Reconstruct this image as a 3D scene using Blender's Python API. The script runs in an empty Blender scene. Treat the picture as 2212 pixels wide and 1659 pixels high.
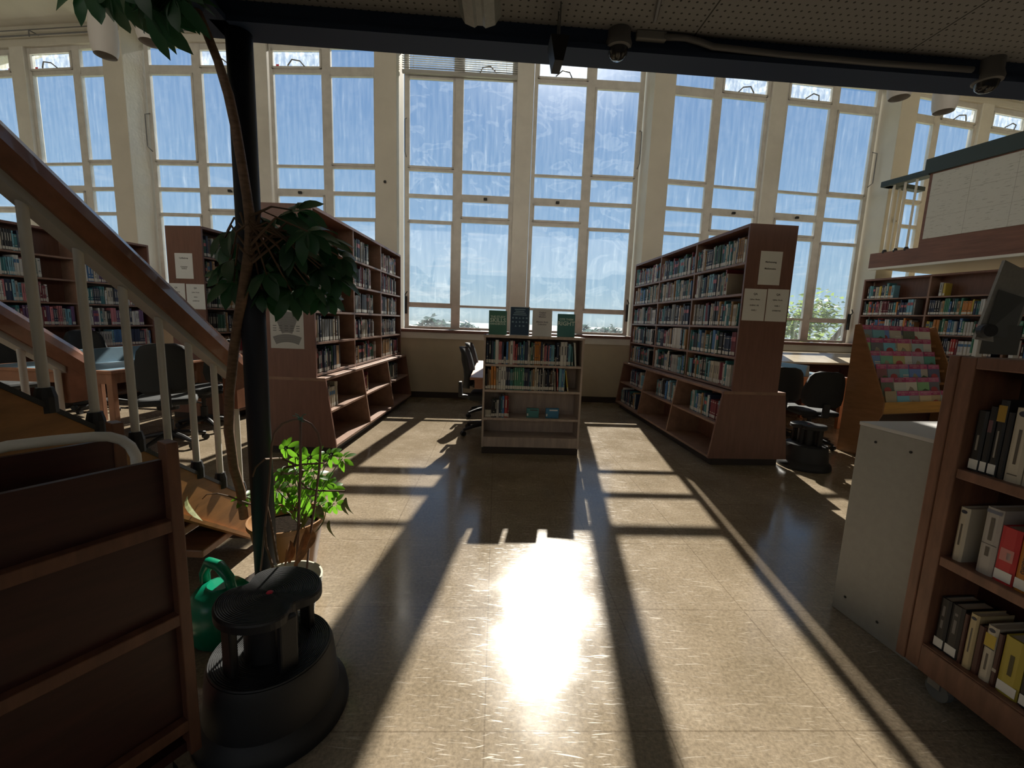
import bpy, bmesh, math, random
from mathutils import Vector, Matrix
C = bpy.context.scene.collection
R = math.radians
rnd = random.Random(7)
scene = bpy.context.scene

# ------------------------------------------------------------------ camera, sky, sun, exposure
FPX, PITCH, ROLL, EYE = 924.3, R(8.308), R(2.084), 1.35
W0, H0 = 2212.0, 1659.0
fw = Vector((0, math.cos(PITCH), -math.sin(PITCH)))
_rt = Vector((1, 0, 0)); _dn = fw.cross(_rt)
ix = _rt * math.cos(ROLL) - _dn * math.sin(ROLL)
iy = _rt * math.sin(ROLL) + _dn * math.cos(ROLL)
CAM = Vector((0, 0, EYE))
def ray(x, y): return fw * FPX + ix * (x - W0 / 2) + iy * (y - H0 / 2)
def at_z(x, y, z=0.0):
    d = ray(x, y); return CAM + d * ((z - EYE) / d.z)
def at_y(x, y, Y):
    d = ray(x, y); return CAM + d * (Y / d.y)
def at_x(x, y, X):
    d = ray(x, y); return CAM + d * (X / d.x)
cd = bpy.data.cameras.new('camera'); cam = bpy.data.objects.new('camera', cd); C.objects.link(cam)
m3 = Matrix((ix, -iy, -fw)).transposed()
cam.matrix_world = Matrix.Translation(CAM) @ m3.to_4x4()
cd.sensor_fit = 'HORIZONTAL'; cd.sensor_width = 36.0; cd.lens = 36.0 * FPX / W0
cd.clip_start = 0.05; cd.clip_end = 3000
scene.camera = cam

scene.view_settings.view_transform = 'Standard'
scene.view_settings.look = 'None'
scene.view_settings.exposure = 0.2
scene.view_settings.gamma = 1.0
scene.view_settings.use_curve_mapping = False

SUN_EL, SUN_AZ = R(36.95), R(5.74)
sun_dir = Vector((math.sin(SUN_AZ) * math.cos(SUN_EL), math.cos(SUN_AZ) * math.cos(SUN_EL), math.sin(SUN_EL)))
sl = bpy.data.lights.new('sun', 'SUN'); sl.energy = SUN_E = 10.5; sl.angle = R(0.53); sl.color = (1.0, 0.93, 0.81)
so = bpy.data.objects.new('sun', sl); C.objects.link(so)
so.rotation_euler = (-sun_dir).to_track_quat('-Z', 'Y').to_euler(); so.location = (1, 12, 9)

world = bpy.data.worlds.new('sky'); scene.world = world; world.use_nodes = True
nt = world.node_tree; nt.nodes.clear()
def N(t, typ, **kw):
    n = t.nodes.new(typ)
    for k, v in kw.items():
        if k.startswith('i_'):
            key = k[2:]; key = int(key) if key.isdigit() else key.replace('_', ' ')
            n.inputs[key].default_value = v
        else: setattr(n, k, v)
    return n
def ramp(t, pts):
    n = t.nodes.new('ShaderNodeValToRGB'); e = n.color_ramp.elements
    while len(e) < len(pts): e.new(0.5)
    for k, (p, c) in enumerate(pts): e[k].position = p; e[k].color = (*c, 1) if len(c) == 3 else c
    return n
tc = N(nt, 'ShaderNodeTexCoord'); sep = N(nt, 'ShaderNodeSeparateXYZ'); nt.links.new(tc.outputs['Generated'], sep.inputs[0])
rp = ramp(nt, [(0.0, (.30, .36, .36)), (0.495, (.42, .52, .54)), (0.503, (.50, .65, .71)), (0.54, (.35, .54, .70)), (0.60, (.24, .43, .68)), (0.70, (.165, .33, .61)), (0.85, (.125, .27, .54)), (1.0, (.10, .23, .50))])
mr = N(nt, 'ShaderNodeMapRange'); mr.inputs['From Min'].default_value = -1; mr.inputs['From Max'].default_value = 1
nt.links.new(sep.outputs['Z'], mr.inputs['Value']); nt.links.new(mr.outputs[0], rp.inputs[0])
# thin wisps of cloud close to the horizon
mp = N(nt, 'ShaderNodeMapping'); mp.inputs['Scale'].default_value = (2.2, 2.2, 16.0)
nt.links.new(tc.outputs['Generated'], mp.inputs[0])
cn = N(nt, 'ShaderNodeTexNoise', i_Scale=2.6, i_Detail=5.0, i_Roughness=0.55); nt.links.new(mp.outputs[0], cn.inputs['Vector'])
cr = ramp(nt, [(0.56, (0, 0, 0)), (0.72, (1, 1, 1))]); nt.links.new(cn.outputs['Fac'], cr.inputs[0])
cz = ramp(nt, [(0.50, (0, 0, 0)), (0.52, (1, 1, 1)), (0.58, (.7, .7, .7)), (0.64, (0, 0, 0))]); nt.links.new(mr.outputs[0], cz.inputs[0])
cm = N(nt, 'ShaderNodeMath', operation='MULTIPLY'); nt.links.new(cr.outputs[0], cm.inputs[0]); nt.links.new(cz.outputs[0], cm.inputs[1])
cm2 = N(nt, 'ShaderNodeMath', operation='MULTIPLY'); nt.links.new(cm.outputs[0], cm2.inputs[0]); cm2.inputs[1].default_value = 0.55
mx = N(nt, 'ShaderNodeMixRGB'); nt.links.new(cm2.outputs[0], mx.inputs[0]); nt.links.new(rp.outputs[0], mx.inputs[1]); mx.inputs[2].default_value = (.86, .92, .95, 1)
# bright sky around the sun
dt = N(nt, 'ShaderNodeVectorMath', operation='DOT_PRODUCT'); nt.links.new(tc.outputs['Generated'], dt.inputs[0]); dt.inputs[1].default_value = sun_dir
cl = N(nt, 'ShaderNodeMath', operation='MAXIMUM'); nt.links.new(dt.outputs['Value'], cl.inputs[0]); cl.inputs[1].default_value = 0
pw = N(nt, 'ShaderNodeMath', operation='POWER'); nt.links.new(cl.outputs[0], pw.inputs[0]); pw.inputs[1].default_value = 120
ga = N(nt, 'ShaderNodeMixRGB', blend_type='ADD'); ga.inputs[0].default_value = 1
gm = N(nt, 'ShaderNodeMixRGB', blend_type='MULTIPLY'); gm.inputs[0].default_value = 1; gm.inputs[2].default_value = (3.2, 3.0, 2.7, 1)
nt.links.new(pw.outputs[0], gm.inputs[1]); nt.links.new(mx.outputs[0], ga.inputs[1]); nt.links.new(gm.outputs[0], ga.inputs[2])
bg = N(nt, 'ShaderNodeBackground'); bg.inputs['Strength'].default_value = 0.87
nt.links.new(ga.outputs[0], bg.inputs[0]); wo = N(nt, 'ShaderNodeOutputWorld'); nt.links.new(bg.outputs[0], wo.inputs[0])

# ------------------------------------------------------------------ materials
MATS = {}
def mat(name, col, rough=0.5, metal=0.0, noise=0.0, nscale=8.0, stretch=(1, 1, 1), bump=0.0, bscale=60.0, spec=0.5, coat=0.0):
    if name in MATS: return MATS[name]
    m = bpy.data.materials.new(name); m.use_nodes = True; t = m.node_tree; b = t.nodes['Principled BSDF']
    b.inputs['Base Color'].default_value = (*col, 1); b.inputs['Roughness'].default_value = rough
    b.inputs['Metallic'].default_value = metal; b.inputs['Specular IOR Level'].default_value = spec
    if coat: b.inputs['Coat Weight'].default_value = coat
    tcn = N(t, 'ShaderNodeTexCoord')
    if noise:
        mpn = N(t, 'ShaderNodeMapping'); mpn.inputs['Scale'].default_value = stretch
        t.links.new(tcn.outputs['Object'], mpn.inputs[0])
        n = N(t, 'ShaderNodeTexNoise', i_Scale=nscale, i_Detail=6.0, i_Roughness=0.6); t.links.new(mpn.outputs[0], n.inputs['Vector'])
        lo = tuple(c * (1 - noise) for c in col); hi = tuple(min(1, c * (1 + noise)) for c in col)
        r = ramp(t, [(0.32, lo), (0.68, hi)]); t.links.new(n.outputs['Fac'], r.inputs[0]); t.links.new(r.outputs[0], b.inputs['Base Color'])
    if bump:
        n2 = N(t, 'ShaderNodeTexNoise', i_Scale=bscale, i_Detail=3.0); t.links.new(tcn.outputs['Object'], n2.inputs['Vector'])
        bp = N(t, 'ShaderNodeBump'); bp.inputs['Strength'].default_value = bump; bp.inputs['Distance'].default_value = 0.01
        t.links.new(n2.outputs['Fac'], bp.inputs['Height']); t.links.new(bp.outputs[0], b.inputs['Normal'])
    MATS[name] = m; return m
WOOD = mat('cherry_laminate', (.175, .082, .058), .42, noise=.12, nscale=5, stretch=(6, 6, .7))
WOODL = mat('cherry_laminate_edge', (.25, .145, .10), .45, noise=.22, nscale=5, stretch=(2, 2, 2))
RACKW = mat('rack_oak', (.30, .145, .06), .45, noise=.15, nscale=5, stretch=(5, 1, 5))
OAK = mat('orange_oak', (.31, .14, .042), .4, noise=.25, nscale=5, stretch=(5, 1, 5))
MAPLE = mat('pale_maple', (.42, .34, .29), .45, noise=.14, nscale=5, stretch=(5, 5, .8))
RAIL = mat('varnished_rail', (.24, .105, .06), .25, noise=.25, nscale=6, stretch=(6, 1, 1), coat=.4)
CARTW = mat('truck_walnut', (.042, .012, .008), .45, noise=.3, nscale=5, stretch=(1, 1, 6))
CARTE = mat('truck_edge', (.13, .055, .03), .45, noise=.25, nscale=6, stretch=(1, 5, 1))
CART2 = mat('book_cart_wood', (.175, .082, .05), .45, noise=.25, nscale=6, stretch=(5, 5, 1))
CREAM = mat('cream_paint', (.62, .59, .51), .6, noise=.05, nscale=2, bump=.08, bscale=25)
BEIGE = mat('beige_wall', (.48, .41, .30), .65, noise=.07, nscale=3, bump=.1, bscale=30)
WHITEP = mat('white_gloss_paint', (.68, .66, .60), .4, noise=.06, nscale=4)
FRAME = mat('window_frame_paint', (.62, .60, .56), .45, noise=.10, nscale=6)
NAVY = mat('navy_steel_flare_tint', (.028, .048, .098), .6, spec=.3)  # dark blue steel, made bluer to carry the lens-flare cast on the beams
RAILBAR = mat('rail_bar_grey', (.36, .35, .32), .45)
BALUS = mat('baluster_white', (.62, .59, .52), .4)
COLM = mat('column_black', (.012, .015, .024), .6, spec=.3)
BLACK = mat('black_plastic', (.010, .010, .011), .55, bump=.05, bscale=200)
FABRIC = mat('charcoal_fabric', (.017, .019, .020), .75, bump=.2, bscale=400)
CHROME = mat('dull_metal', (.5, .5, .5), .35, metal=1.0)
GREYP = mat('grey_cabinet', (.31, .30, .275), .5, noise=.05, nscale=30)
PAPER = mat('white_paper', (.72, .72, .70), .7, noise=.02)
INK = mat('dark_ink', (.05, .05, .05), .7)
BLUELINO = mat('blue_desk_inlay', (.17, .26, .33), .35, noise=.06)
TABLEW = mat('table_wood', (.34, .16, .09), .4, noise=.2, nscale=5, stretch=(1, 6, 1))
DARK = mat('dark_plinth', (.035, .025, .02), .6)
GREENP = mat('green_plastic', (.0, .19, .10), .3)
RAILG = mat('balcony_rail_green', (.035, .055, .06), .5)
FASCIA = mat('balcony_fascia_wood', (.17, .075, .05), .45, noise=.2, nscale=4, stretch=(.6, .6, 5))
POT = mat('terracotta_plastic_pot', (.25, .12, .04), .5)
POTIN = mat('pot_inside', (.55, .42, .17), .6)
PALEPOT = mat('pale_pot', (.50, .47, .38), .5)
SOIL = mat('soil', (.014, .010, .007), 1.0, spec=.03, noise=.4, nscale=60, bump=.6, bscale=80)
STEM = mat('plant_stem', (.17, .10, .06), .7, noise=.3, nscale=30, stretch=(1, 1, 3))
TWIG = mat('thin_twig', (.12, .07, .04), .7)
RUST = mat('rusty_wire', (.16, .10, .075), .5, metal=.3)
DRY = mat('dead_leaf', (.24, .11, .04), .8, noise=.4, nscale=40)
REDP = mat('red_plastic', (.55, .02, .05), .4)
CCTV = mat('smoked_dome', (.02, .022, .025), .12)
LAMPW = mat('lamp_shade_white', (.60, .57, .54), .55)
DIFF = mat('prismatic_diffuser', (.32, .34, .33), .2, noise=.1, nscale=40)
PIPE = mat('painted_conduit', (.16, .16, .165), .45)
MESHG = mat('reader_grey', (.30, .29, .265), .75, noise=.08, nscale=60)
BLINDM = mat('blind_slat', (.42, .42, .40), .45)
TRUNK = mat('tree_trunk', (.09, .07, .05), .9)

def leafmat(name, col, trans, tw=.5):
    m = bpy.data.materials.new(name); m.use_nodes = True; t = m.node_tree; t.nodes.clear()
    d = N(t, 'ShaderNodeBsdfPrincipled'); d.inputs['Base Color'].default_value = (*col, 1); d.inputs['Roughness'].default_value = .4
    tr = N(t, 'ShaderNodeBsdfTranslucent'); tr.inputs[0].default_value = (*trans, 1)
    mx_ = N(t, 'ShaderNodeMixShader'); mx_.inputs[0].default_value = tw
    t.links.new(d.outputs[0], mx_.inputs[1]); t.links.new(tr.outputs[0], mx_.inputs[2])
    o = N(t, 'ShaderNodeOutputMaterial'); t.links.new(mx_.outputs[0], o.inputs[0]); return m
LEAFD = leafmat('old_leaf', (.028, .080, .040), (.03, .12, .035), .35)
LEAFY = leafmat('young_leaf', (.06, .16, .02), (.17, .42, .025), .5)
LEAFO = leafmat('outdoor_leaf', (.10, .15, .05), (.30, .42, .12), .45)
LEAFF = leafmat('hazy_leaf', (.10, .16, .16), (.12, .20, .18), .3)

def glassmat(name, dirt, scale_streak, smear=.2, tint=(.93, .95, .96)):
    m = bpy.data.materials.new(name); m.use_nodes = True; t = m.node_tree; t.nodes.clear()
    tcn = N(t, 'ShaderNodeTexCoord'); mpn = N(t, 'ShaderNodeMapping'); mpn.inputs['Scale'].default_value = (9, 9, scale_streak)
    t.links.new(tcn.outputs['Object'], mpn.inputs[0])
    n = N(t, 'ShaderNodeTexNoise', i_Scale=2.0, i_Detail=6.0, i_Roughness=.6); t.links.new(mpn.outputs[0], n.inputs['Vector'])
    r = ramp(t, [(0.38, (dirt * .4,) * 3), (0.62, (dirt,) * 3), (0.76, (min(1, dirt * 2.6),) * 3)]); t.links.new(n.outputs['Fac'], r.inputs[0])
    tp = N(t, 'ShaderNodeBsdfTransparent'); tp.inputs[0].default_value = (*tint, 1)
    tl = N(t, 'ShaderNodeBsdfTranslucent'); tl.inputs[0].default_value = (.8, .85, .86, 1)
    g = N(t, 'ShaderNodeBsdfGlossy'); g.inputs['Roughness'].default_value = .02
    # wiped smears
    mps = N(t, 'ShaderNodeMapping'); mps.inputs['Scale'].default_value = (1.3, 1.3, 2.2); mps.inputs['Rotation'].default_value = (0, R(25), 0); t.links.new(tcn.outputs['Object'], mps.inputs[0])
    ns = N(t, 'ShaderNodeTexNoise', i_Scale=1.6, i_Detail=4.0, i_Distortion=1.0); t.links.new(mps.outputs[0], ns.inputs['Vector'])
    rs = ramp(t, [(0.53, (0, 0, 0)), (0.56, (dirt * 1.6 * smear,) * 3), (0.60, (dirt * .9 * smear,) * 3), (0.66, (0, 0, 0))]); t.links.new(ns.outputs['Fac'], rs.inputs[0])
    sa = N(t, 'ShaderNodeMath', operation='ADD'); t.links.new(r.outputs[0], sa.inputs[0]); t.links.new(rs.outputs[0], sa.inputs[1])
    m1 = N(t, 'ShaderNodeMixShader'); t.links.new(sa.outputs[0], m1.inputs[0]); t.links.new(tp.outputs[0], m1.inputs[1]); t.links.new(tl.outputs[0], m1.inputs[2])
    m2 = N(t, 'ShaderNodeMixShader'); m2.inputs[0].default_value = .05; t.links.new(m1.outputs[0], m2.inputs[1]); t.links.new(g.outputs[0], m2.inputs[2])
    o = N(t, 'ShaderNodeOutputMaterial'); t.links.new(m2.outputs[0], o.inputs[0]); return m
GLASS = glassmat('window_glass', .05, .9, .12)
GLASSC = glassmat('smeared_glass', .055, .9, .45)
GLASSF = glassmat('dirty_top_glass', .30, 4.0)

def bookmat():
    m = bpy.data.materials.new('book_cover'); m.use_nodes = True; t = m.node_tree; b = t.nodes['Principled BSDF']
    a = N(t, 'ShaderNodeAttribute'); a.attribute_name = 'Col'; t.links.new(a.outputs['Color'], b.inputs['Base Color'])
    b.inputs['Roughness'].default_value = .45; return m
BOOK = bookmat()

def floormat():
    m = bpy.data.materials.new('worn_lino'); m.use_nodes = True; t = m.node_tree; b = t.nodes['Principled BSDF']
    tcn = N(t, 'ShaderNodeTexCoord'); P = tcn.outputs['Object']
    n1 = N(t, 'ShaderNodeTexNoise', i_Scale=2.3, i_Detail=7.0, i_Roughness=.62); t.links.new(P, n1.inputs['Vector'])
    r1 = ramp(t, [(0.3, (.195, .157, .112)), (0.55, (.255, .208, .155)), (0.75, (.32, .268, .205))]); t.links.new(n1.outputs['Fac'], r1.inputs[0])
    # mottled chips of the sheet
    n2 = N(t, 'ShaderNodeTexNoise', i_Scale=70.0, i_Detail=4.0, i_Roughness=.7); t.links.new(P, n2.inputs['Vector'])
    r2 = ramp(t, [(0.35, (.72, .70, .66)), (0.65, (1.18, 1.16, 1.10))]); t.links.new(n2.outputs['Fac'], r2.inputs[0])
    mm = N(t, 'ShaderNodeMixRGB', blend_type='MULTIPLY'); mm.inputs[0].default_value = 1; t.links.new(r1.outputs[0], mm.inputs[1]); t.links.new(r2.outputs[0], mm.inputs[2])
    last = mm.outputs[0]; scr = None
    # long fine scuffs in several directions
    for k, (ang, sc) in enumerate(((.35, 8.0), (1.5, 7.0), (2.5, 10.0), (.95, 15.0))):
        nz = N(t, 'ShaderNodeTexNoise', i_Scale=.8 + .3 * k, i_Detail=2.0); t.links.new(P, nz.inputs['Vector'])
        va = N(t, 'ShaderNodeVectorMath', operation='SCALE'); va.inputs['Scale'].default_value = .25; t.links.new(nz.outputs['Color'], va.inputs[0])
        ad = N(t, 'ShaderNodeVectorMath', operation='ADD'); t.links.new(P, ad.inputs[0]); t.links.new(va.outputs[0], ad.inputs[1])
        mp_ = N(t, 'ShaderNodeMapping'); mp_.inputs['Rotation'].default_value = (0, 0, ang); mp_.inputs['Scale'].default_value = (sc, sc * 16, 1); mp_.inputs['Location'].default_value = (k * 3.7, k * 1.3, 0)
        t.links.new(ad.outputs[0], mp_.inputs[0])
        v = N(t, 'ShaderNodeTexNoise', i_Scale=1.0, i_Detail=2.0, i_Roughness=.5); t.links.new(mp_.outputs[0], v.inputs['Vector'])
        rr = ramp(t, [(0.66, (0, 0, 0)), (0.73, (1, 1, 1))]); t.links.new(v.outputs['Fac'], rr.inputs[0])
        if scr is None: scr = rr.outputs[0]
        else:
            mxx = N(t, 'ShaderNodeMath', operation='MAXIMUM'); t.links.new(scr, mxx.inputs[0]); t.links.new(rr.outputs[0], mxx.inputs[1]); scr = mxx.outputs[0]
    sm = N(t, 'ShaderNodeMath', operation='MULTIPLY'); t.links.new(scr, sm.inputs[0]); sm.inputs[1].default_value = .34
    m3_ = N(t, 'ShaderNodeMixRGB'); t.links.new(sm.outputs[0], m3_.inputs[0]); t.links.new(last, m3_.inputs[1]); m3_.inputs[2].default_value = (.50, .44, .35, 1)
    # joints of the 0.6 m tiles
    br = N(t, 'ShaderNodeTexBrick', i_Scale=1.0); br.offset = 0; br.inputs['Mortar Size'].default_value = .003; br.inputs['Brick Width'].default_value = .62; br.inputs['Row Height'].default_value = .62
    mpb = N(t, 'ShaderNodeMapping'); mpb.inputs['Rotation'].default_value = (0, 0, R(-2.3)); t.links.new(P, mpb.inputs[0]); t.links.new(mpb.outputs[0], br.inputs['Vector'])
    m4 = N(t, 'ShaderNodeMixRGB', blend_type='MULTIPLY'); jf = N(t, 'ShaderNodeMath', operation='MULTIPLY'); jf.inputs[1].default_value = .4; t.links.new(br.outputs['Fac'], jf.inputs[0])
    t.links.new(jf.outputs[0], m4.inputs[0]); t.links.new(m3_.outputs[0], m4.inputs[1]); m4.inputs[2].default_value = (.3, .25, .2, 1)
    t.links.new(m4.outputs[0], b.inputs['Base Color'])
    rr2 = ramp(t, [(0.3, (.10,) * 3), (0.7, (.19,) * 3)]); t.links.new(n1.outputs['Fac'], rr2.inputs[0])
    ra = N(t, 'ShaderNodeMath', operation='MULTIPLY_ADD'); t.links.new(scr, ra.inputs[0]); ra.inputs[1].default_value = .15; t.links.new(rr2.outputs[0], ra.inputs[2])
    t.links.new(ra.outputs[0], b.inputs['Roughness']); b.inputs['Specular IOR Level'].default_value = .38
    bp = N(t, 'ShaderNodeBump'); bp.inputs['Strength'].default_value = .10; bp.inputs['Distance'].default_value = .002
    n5 = N(t, 'ShaderNodeTexNoise', i_Scale=14.0, i_Detail=5.0); t.links.new(P, n5.inputs['Vector']); t.links.new(n5.outputs['Fac'], bp.inputs['Height']); t.links.new(bp.outputs[0], b.inputs['Normal'])
    return m
FLOOR = floormat()

def perfmat():
    m = bpy.data.materials.new('perforated_tile'); m.use_nodes = True; t = m.node_tree; b = t.nodes['Principled BSDF']
    tcn = N(t, 'ShaderNodeTexCoord')
    sc = N(t, 'ShaderNodeVectorMath', operation='SCALE'); sc.inputs['Scale'].default_value = 1 / .030; t.links.new(tcn.outputs['Object'], sc.inputs[0])
    fr = N(t, 'ShaderNodeVectorMath', operation='FRACTION'); t.links.new(sc.outputs[0], fr.inputs[0])
    sb = N(t, 'ShaderNodeVectorMath', operation='SUBTRACT'); sb.inputs[1].default_value = (.5, .5, 0); t.links.new(fr.outputs[0], sb.inputs[0])
    mu = N(t, 'ShaderNodeVectorMath', operation='MULTIPLY'); mu.inputs[1].default_value = (1, 1, 0); t.links.new(sb.outputs[0], mu.inputs[0])
    ln = N(t, 'ShaderNodeVectorMath', operation='LENGTH'); t.links.new(mu.outputs[0], ln.inputs[0])
    lt = N(t, 'ShaderNodeMath', operation='LESS_THAN'); lt.inputs[1].default_value = .15; t.links.new(ln.outputs['Value'], lt.inputs[0])
    br = N(t, 'ShaderNodeTexBrick', i_Scale=1.0); br.offset = 0; br.inputs['Mortar Size'].default_value = .003; br.inputs['Brick Width'].default_value = .9; br.inputs['Row Height'].default_value = 1.8
    t.links.new(tcn.outputs['Object'], br.inputs['Vector'])
    mxx = N(t, 'ShaderNodeMath', operation='MAXIMUM'); t.links.new(lt.outputs[0], mxx.inputs[0]); t.links.new(br.outputs['Fac'], mxx.inputs[1])
    mix = N(t, 'ShaderNodeMixRGB'); t.links.new(mxx.outputs[0], mix.inputs[0]); mix.inputs[1].default_value = (.25, .25, .25, 1); mix.inputs[2].default_value = (.04, .04, .04, 1)
    t.links.new(mix.outputs[0], b.inputs['Base Color']); b.inputs['Roughness'].default_value = .8; return m
PERF = perfmat()

def acousmat():
    m = bpy.data.materials.new('acoustic_panel'); m.use_nodes = True; t = m.node_tree; b = t.nodes['Principled BSDF']
    tcn = N(t, 'ShaderNodeTexCoord')
    mpn = N(t, 'ShaderNodeMapping'); mpn.inputs['Scale'].default_value = (9, 9, 60); t.links.new(tcn.outputs['Object'], mpn.inputs[0])
    n = N(t, 'ShaderNodeTexNoise', i_Scale=1.0, i_Detail=4.0, i_Roughness=.6); t.links.new(mpn.outputs[0], n.inputs['Vector'])
    r = ramp(t, [(0.34, (.36, .35, .32)), (0.42, (.56, .55, .51))]); t.links.new(n.outputs['Fac'], r.inputs[0])
    t.links.new(r.outputs[0], b.inputs['Base Color']); b.inputs['Roughness'].default_value = .85; return m
ACOU = acousmat()

# ------------------------------------------------------------------ mesh builder
class MB:
    def __init__(s): s.v = []; s.f = []; s.c = []
    def add(s, vs, fs, col=(1, 1, 1), M=None):
        o = len(s.v)
        s.v += [tuple(M @ Vector(p)) if M is not None else tuple(p) for p in vs]
        s.f += [tuple(o + i for i in f) for f in fs]; s.c += [col] * len(fs); return s
    def box(s, x0, x1, y0, y1, z0, z1, col=(1, 1, 1), M=None):
        vs = [(x0, y0, z0), (x1, y0, z0), (x1, y1, z0), (x0, y1, z0), (x0, y0, z1), (x1, y0, z1), (x1, y1, z1), (x0, y1, z1)]
        return s.add(vs, [(0, 3, 2, 1), (4, 5, 6, 7), (0, 1, 5, 4), (1, 2, 6, 5), (2, 3, 7, 6), (3, 0, 4, 7)], col, M)
    def prism(s, poly, a0, a1, axis='y', col=(1, 1, 1), M=None):
        n = len(poly)
        def P(p, a): return {'y': (p[0], a, p[1]), 'x': (a, p[0], p[1]), 'z': (p[0], p[1], a)}[axis]
        vs = [P(p, a0) for p in poly] + [P(p, a1) for p in poly]
        fs = [tuple(range(n - 1, -1, -1)), tuple(range(n, 2 * n))] + [(i, (i + 1) % n, n + (i + 1) % n, n + i) for i in range(n)]
        return s.add(vs, fs, col, M)
    def tube(s, pts, r, seg=8, col=(1, 1, 1), M=None, flat=1.0):
        pts = [Vector(p) for p in pts]; n = len(pts)
        rs = r if isinstance(r, (list, tuple)) else [r] * n
        ring = []; up = None
        for i, p in enumerate(pts):
            d = (pts[min(i + 1, n - 1)] - pts[max(i - 1, 0)]).normalized()
            if up is None:
                up = Vector((0, 0, 1)) if abs(d.z) < .9 else Vector((1, 0, 0))
            a = d.cross(up).normalized(); up = a.cross(d).normalized()
            ring.append([p + (a * math.cos(2 * math.pi * k / seg) + up * flat * math.sin(2 * math.pi * k / seg)) * rs[i] for k in range(seg)])
        vs = [q for g in ring for q in g]
        fs = [(i * seg + k, i * seg + (k + 1) % seg, (i + 1) * seg + (k + 1) % seg, (i + 1) * seg + k) for i in range(n - 1) for k in range(seg)]
        fs += [tuple(range(seg - 1, -1, -1)), tuple((n - 1) * seg + k for k in range(seg))]
        return s.add(vs, fs, col, M)
    def lathe(s, prof, seg=24, center=(0, 0, 0), col=(1, 1, 1), M=None, shape=None, cap=True):
        vs = []; n = len(prof)
        for (r, z) in prof:
            for k in range(seg):
                a = 2 * math.pi * k / seg; q = r * (shape(a) if shape else 1)
                vs.append((center[0] + q * math.cos(a), center[1] + q * math.sin(a), center[2] + z))
        fs = [(i * seg + k, i * seg + (k + 1) % seg, (i + 1) * seg + (k + 1) % seg, (i + 1) * seg + k) for i in range(n - 1) for k in range(seg)]
        if cap: fs += [tuple(range(seg - 1, -1, -1)), tuple((n - 1) * seg + k for k in range(seg))]
        return s.add(vs, fs, col, M)
    def mesh(s, name, m=None, smooth=False, vc=False):
        me = bpy.data.meshes.new(name); me.from_pydata(s.v, [], s.f)
        if vc:
            at = me.color_attributes.new('Col', 'FLOAT_COLOR', 'CORNER'); buf = []
            for f, c in zip(s.f, s.c): buf += [c[0], c[1], c[2], 1.0] * len(f)
            at.data.foreach_set('color', buf)
        if m: me.materials.append(m)
        if smooth: me.polygons.foreach_set('use_smooth', [True] * len(me.polygons))
        me.update(); return me
    def build(s, name, m, parent=None, smooth=False, vc=False, bevel=0.0, label=None, angle=None, recalc=False):
        me = s.mesh(name, m, smooth, vc); o = bpy.data.objects.new(name, me); C.objects.link(o)
        if recalc:
            b_ = bmesh.new(); b_.from_mesh(me); bmesh.ops.recalc_face_normals(b_, faces=b_.faces); b_.to_mesh(me); b_.free()
        if parent is not None: o.parent = parent
        if bevel:
            bv = o.modifiers.new('bevel', 'BEVEL'); bv.width = bevel; bv.segments = 2; bv.limit_method = 'ANGLE'; bv.angle_limit = R(50)
        if smooth and angle:
            me.set_sharp_from_angle(angle=R(angle))
        if label: o['label'] = label
        return o
def tag(o, label, cat, group=None, kind=None):
    o['label'] = label; o['category'] = cat
    if group: o['group'] = group
    if kind: o['kind'] = kind
    return o
def thing(name, label, cat, loc=(0, 0, 0), rz=0.0, group=None, kind=None):
    o = bpy.data.objects.new(name, None); C.objects.link(o); o.empty_display_size = .1
    o.location = loc; o.rotation_euler = (0, 0, rz); return tag(o, label, cat, group, kind)
def dup(root, loc, rz, label, group=None):
    r = root.copy(); C.objects.link(r); r.location = loc; r.rotation_euler = (0, 0, rz); r['label'] = label
    if group: r['group'] = group
    for ch in list(root.children):
        c = ch.copy(); C.objects.link(c); c.parent = r
        for g in ch.children:
            d = g.copy(); C.objects.link(d); d.parent = c
    return r
TXT = {}
def text(name, body, size, loc, parent, m=INK, rot=(R(90), 0, 0), align='CENTER', extrude=.0002, sx=1.0, label=None):
    cu = bpy.data.curves.new(name, 'FONT'); cu.body = body; cu.size = size; cu.align_x = align; cu.align_y = 'CENTER'; cu.extrude = extrude
    cu.resolution_u = 2; cu.offset = size * .022; cu.space_line = .9
    key = (body, size, align, extrude, m.name)
    if key not in TXT:
        cu.materials.append(m); tmp = bpy.data.objects.new('tmp', cu); C.objects.link(tmp); bpy.context.view_layer.update()
        me = bpy.data.meshes.new_from_object(tmp.evaluated_get(bpy.context.evaluated_depsgraph_get())); TXT[key] = me
        bpy.data.objects.remove(tmp); bpy.data.curves.remove(cu)
        if not me.materials: me.materials.append(m)
    o = bpy.data.objects.new(name, TXT[key]); C.objects.link(o); o.parent = parent
    o.location = loc; o.rotation_euler = rot; o.scale = (sx, 1, 1)
    if label: o['label'] = label
    return o
ORD = ['first', 'second', 'third', 'fourth', 'fifth', 'sixth', 'seventh', 'eighth', 'ninth', 'tenth', 'eleventh', 'twelfth', 'thirteenth', 'fourteenth', 'fifteenth', 'sixteenth', 'seventeenth', 'eighteenth', 'nineteenth', 'twentieth']
def ordn(i):
    if i < 20: return ORD[i]
    t_, u = divmod(i + 1, 10); tens = ['', '', 'twenty', 'thirty', 'forty', 'fifty'][t_]
    return {20: 'twentieth', 30: 'thirtieth', 40: 'fortieth', 50: 'fiftieth'}[i + 1] if u == 0 else tens + '-' + ORD[u - 1]

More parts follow.
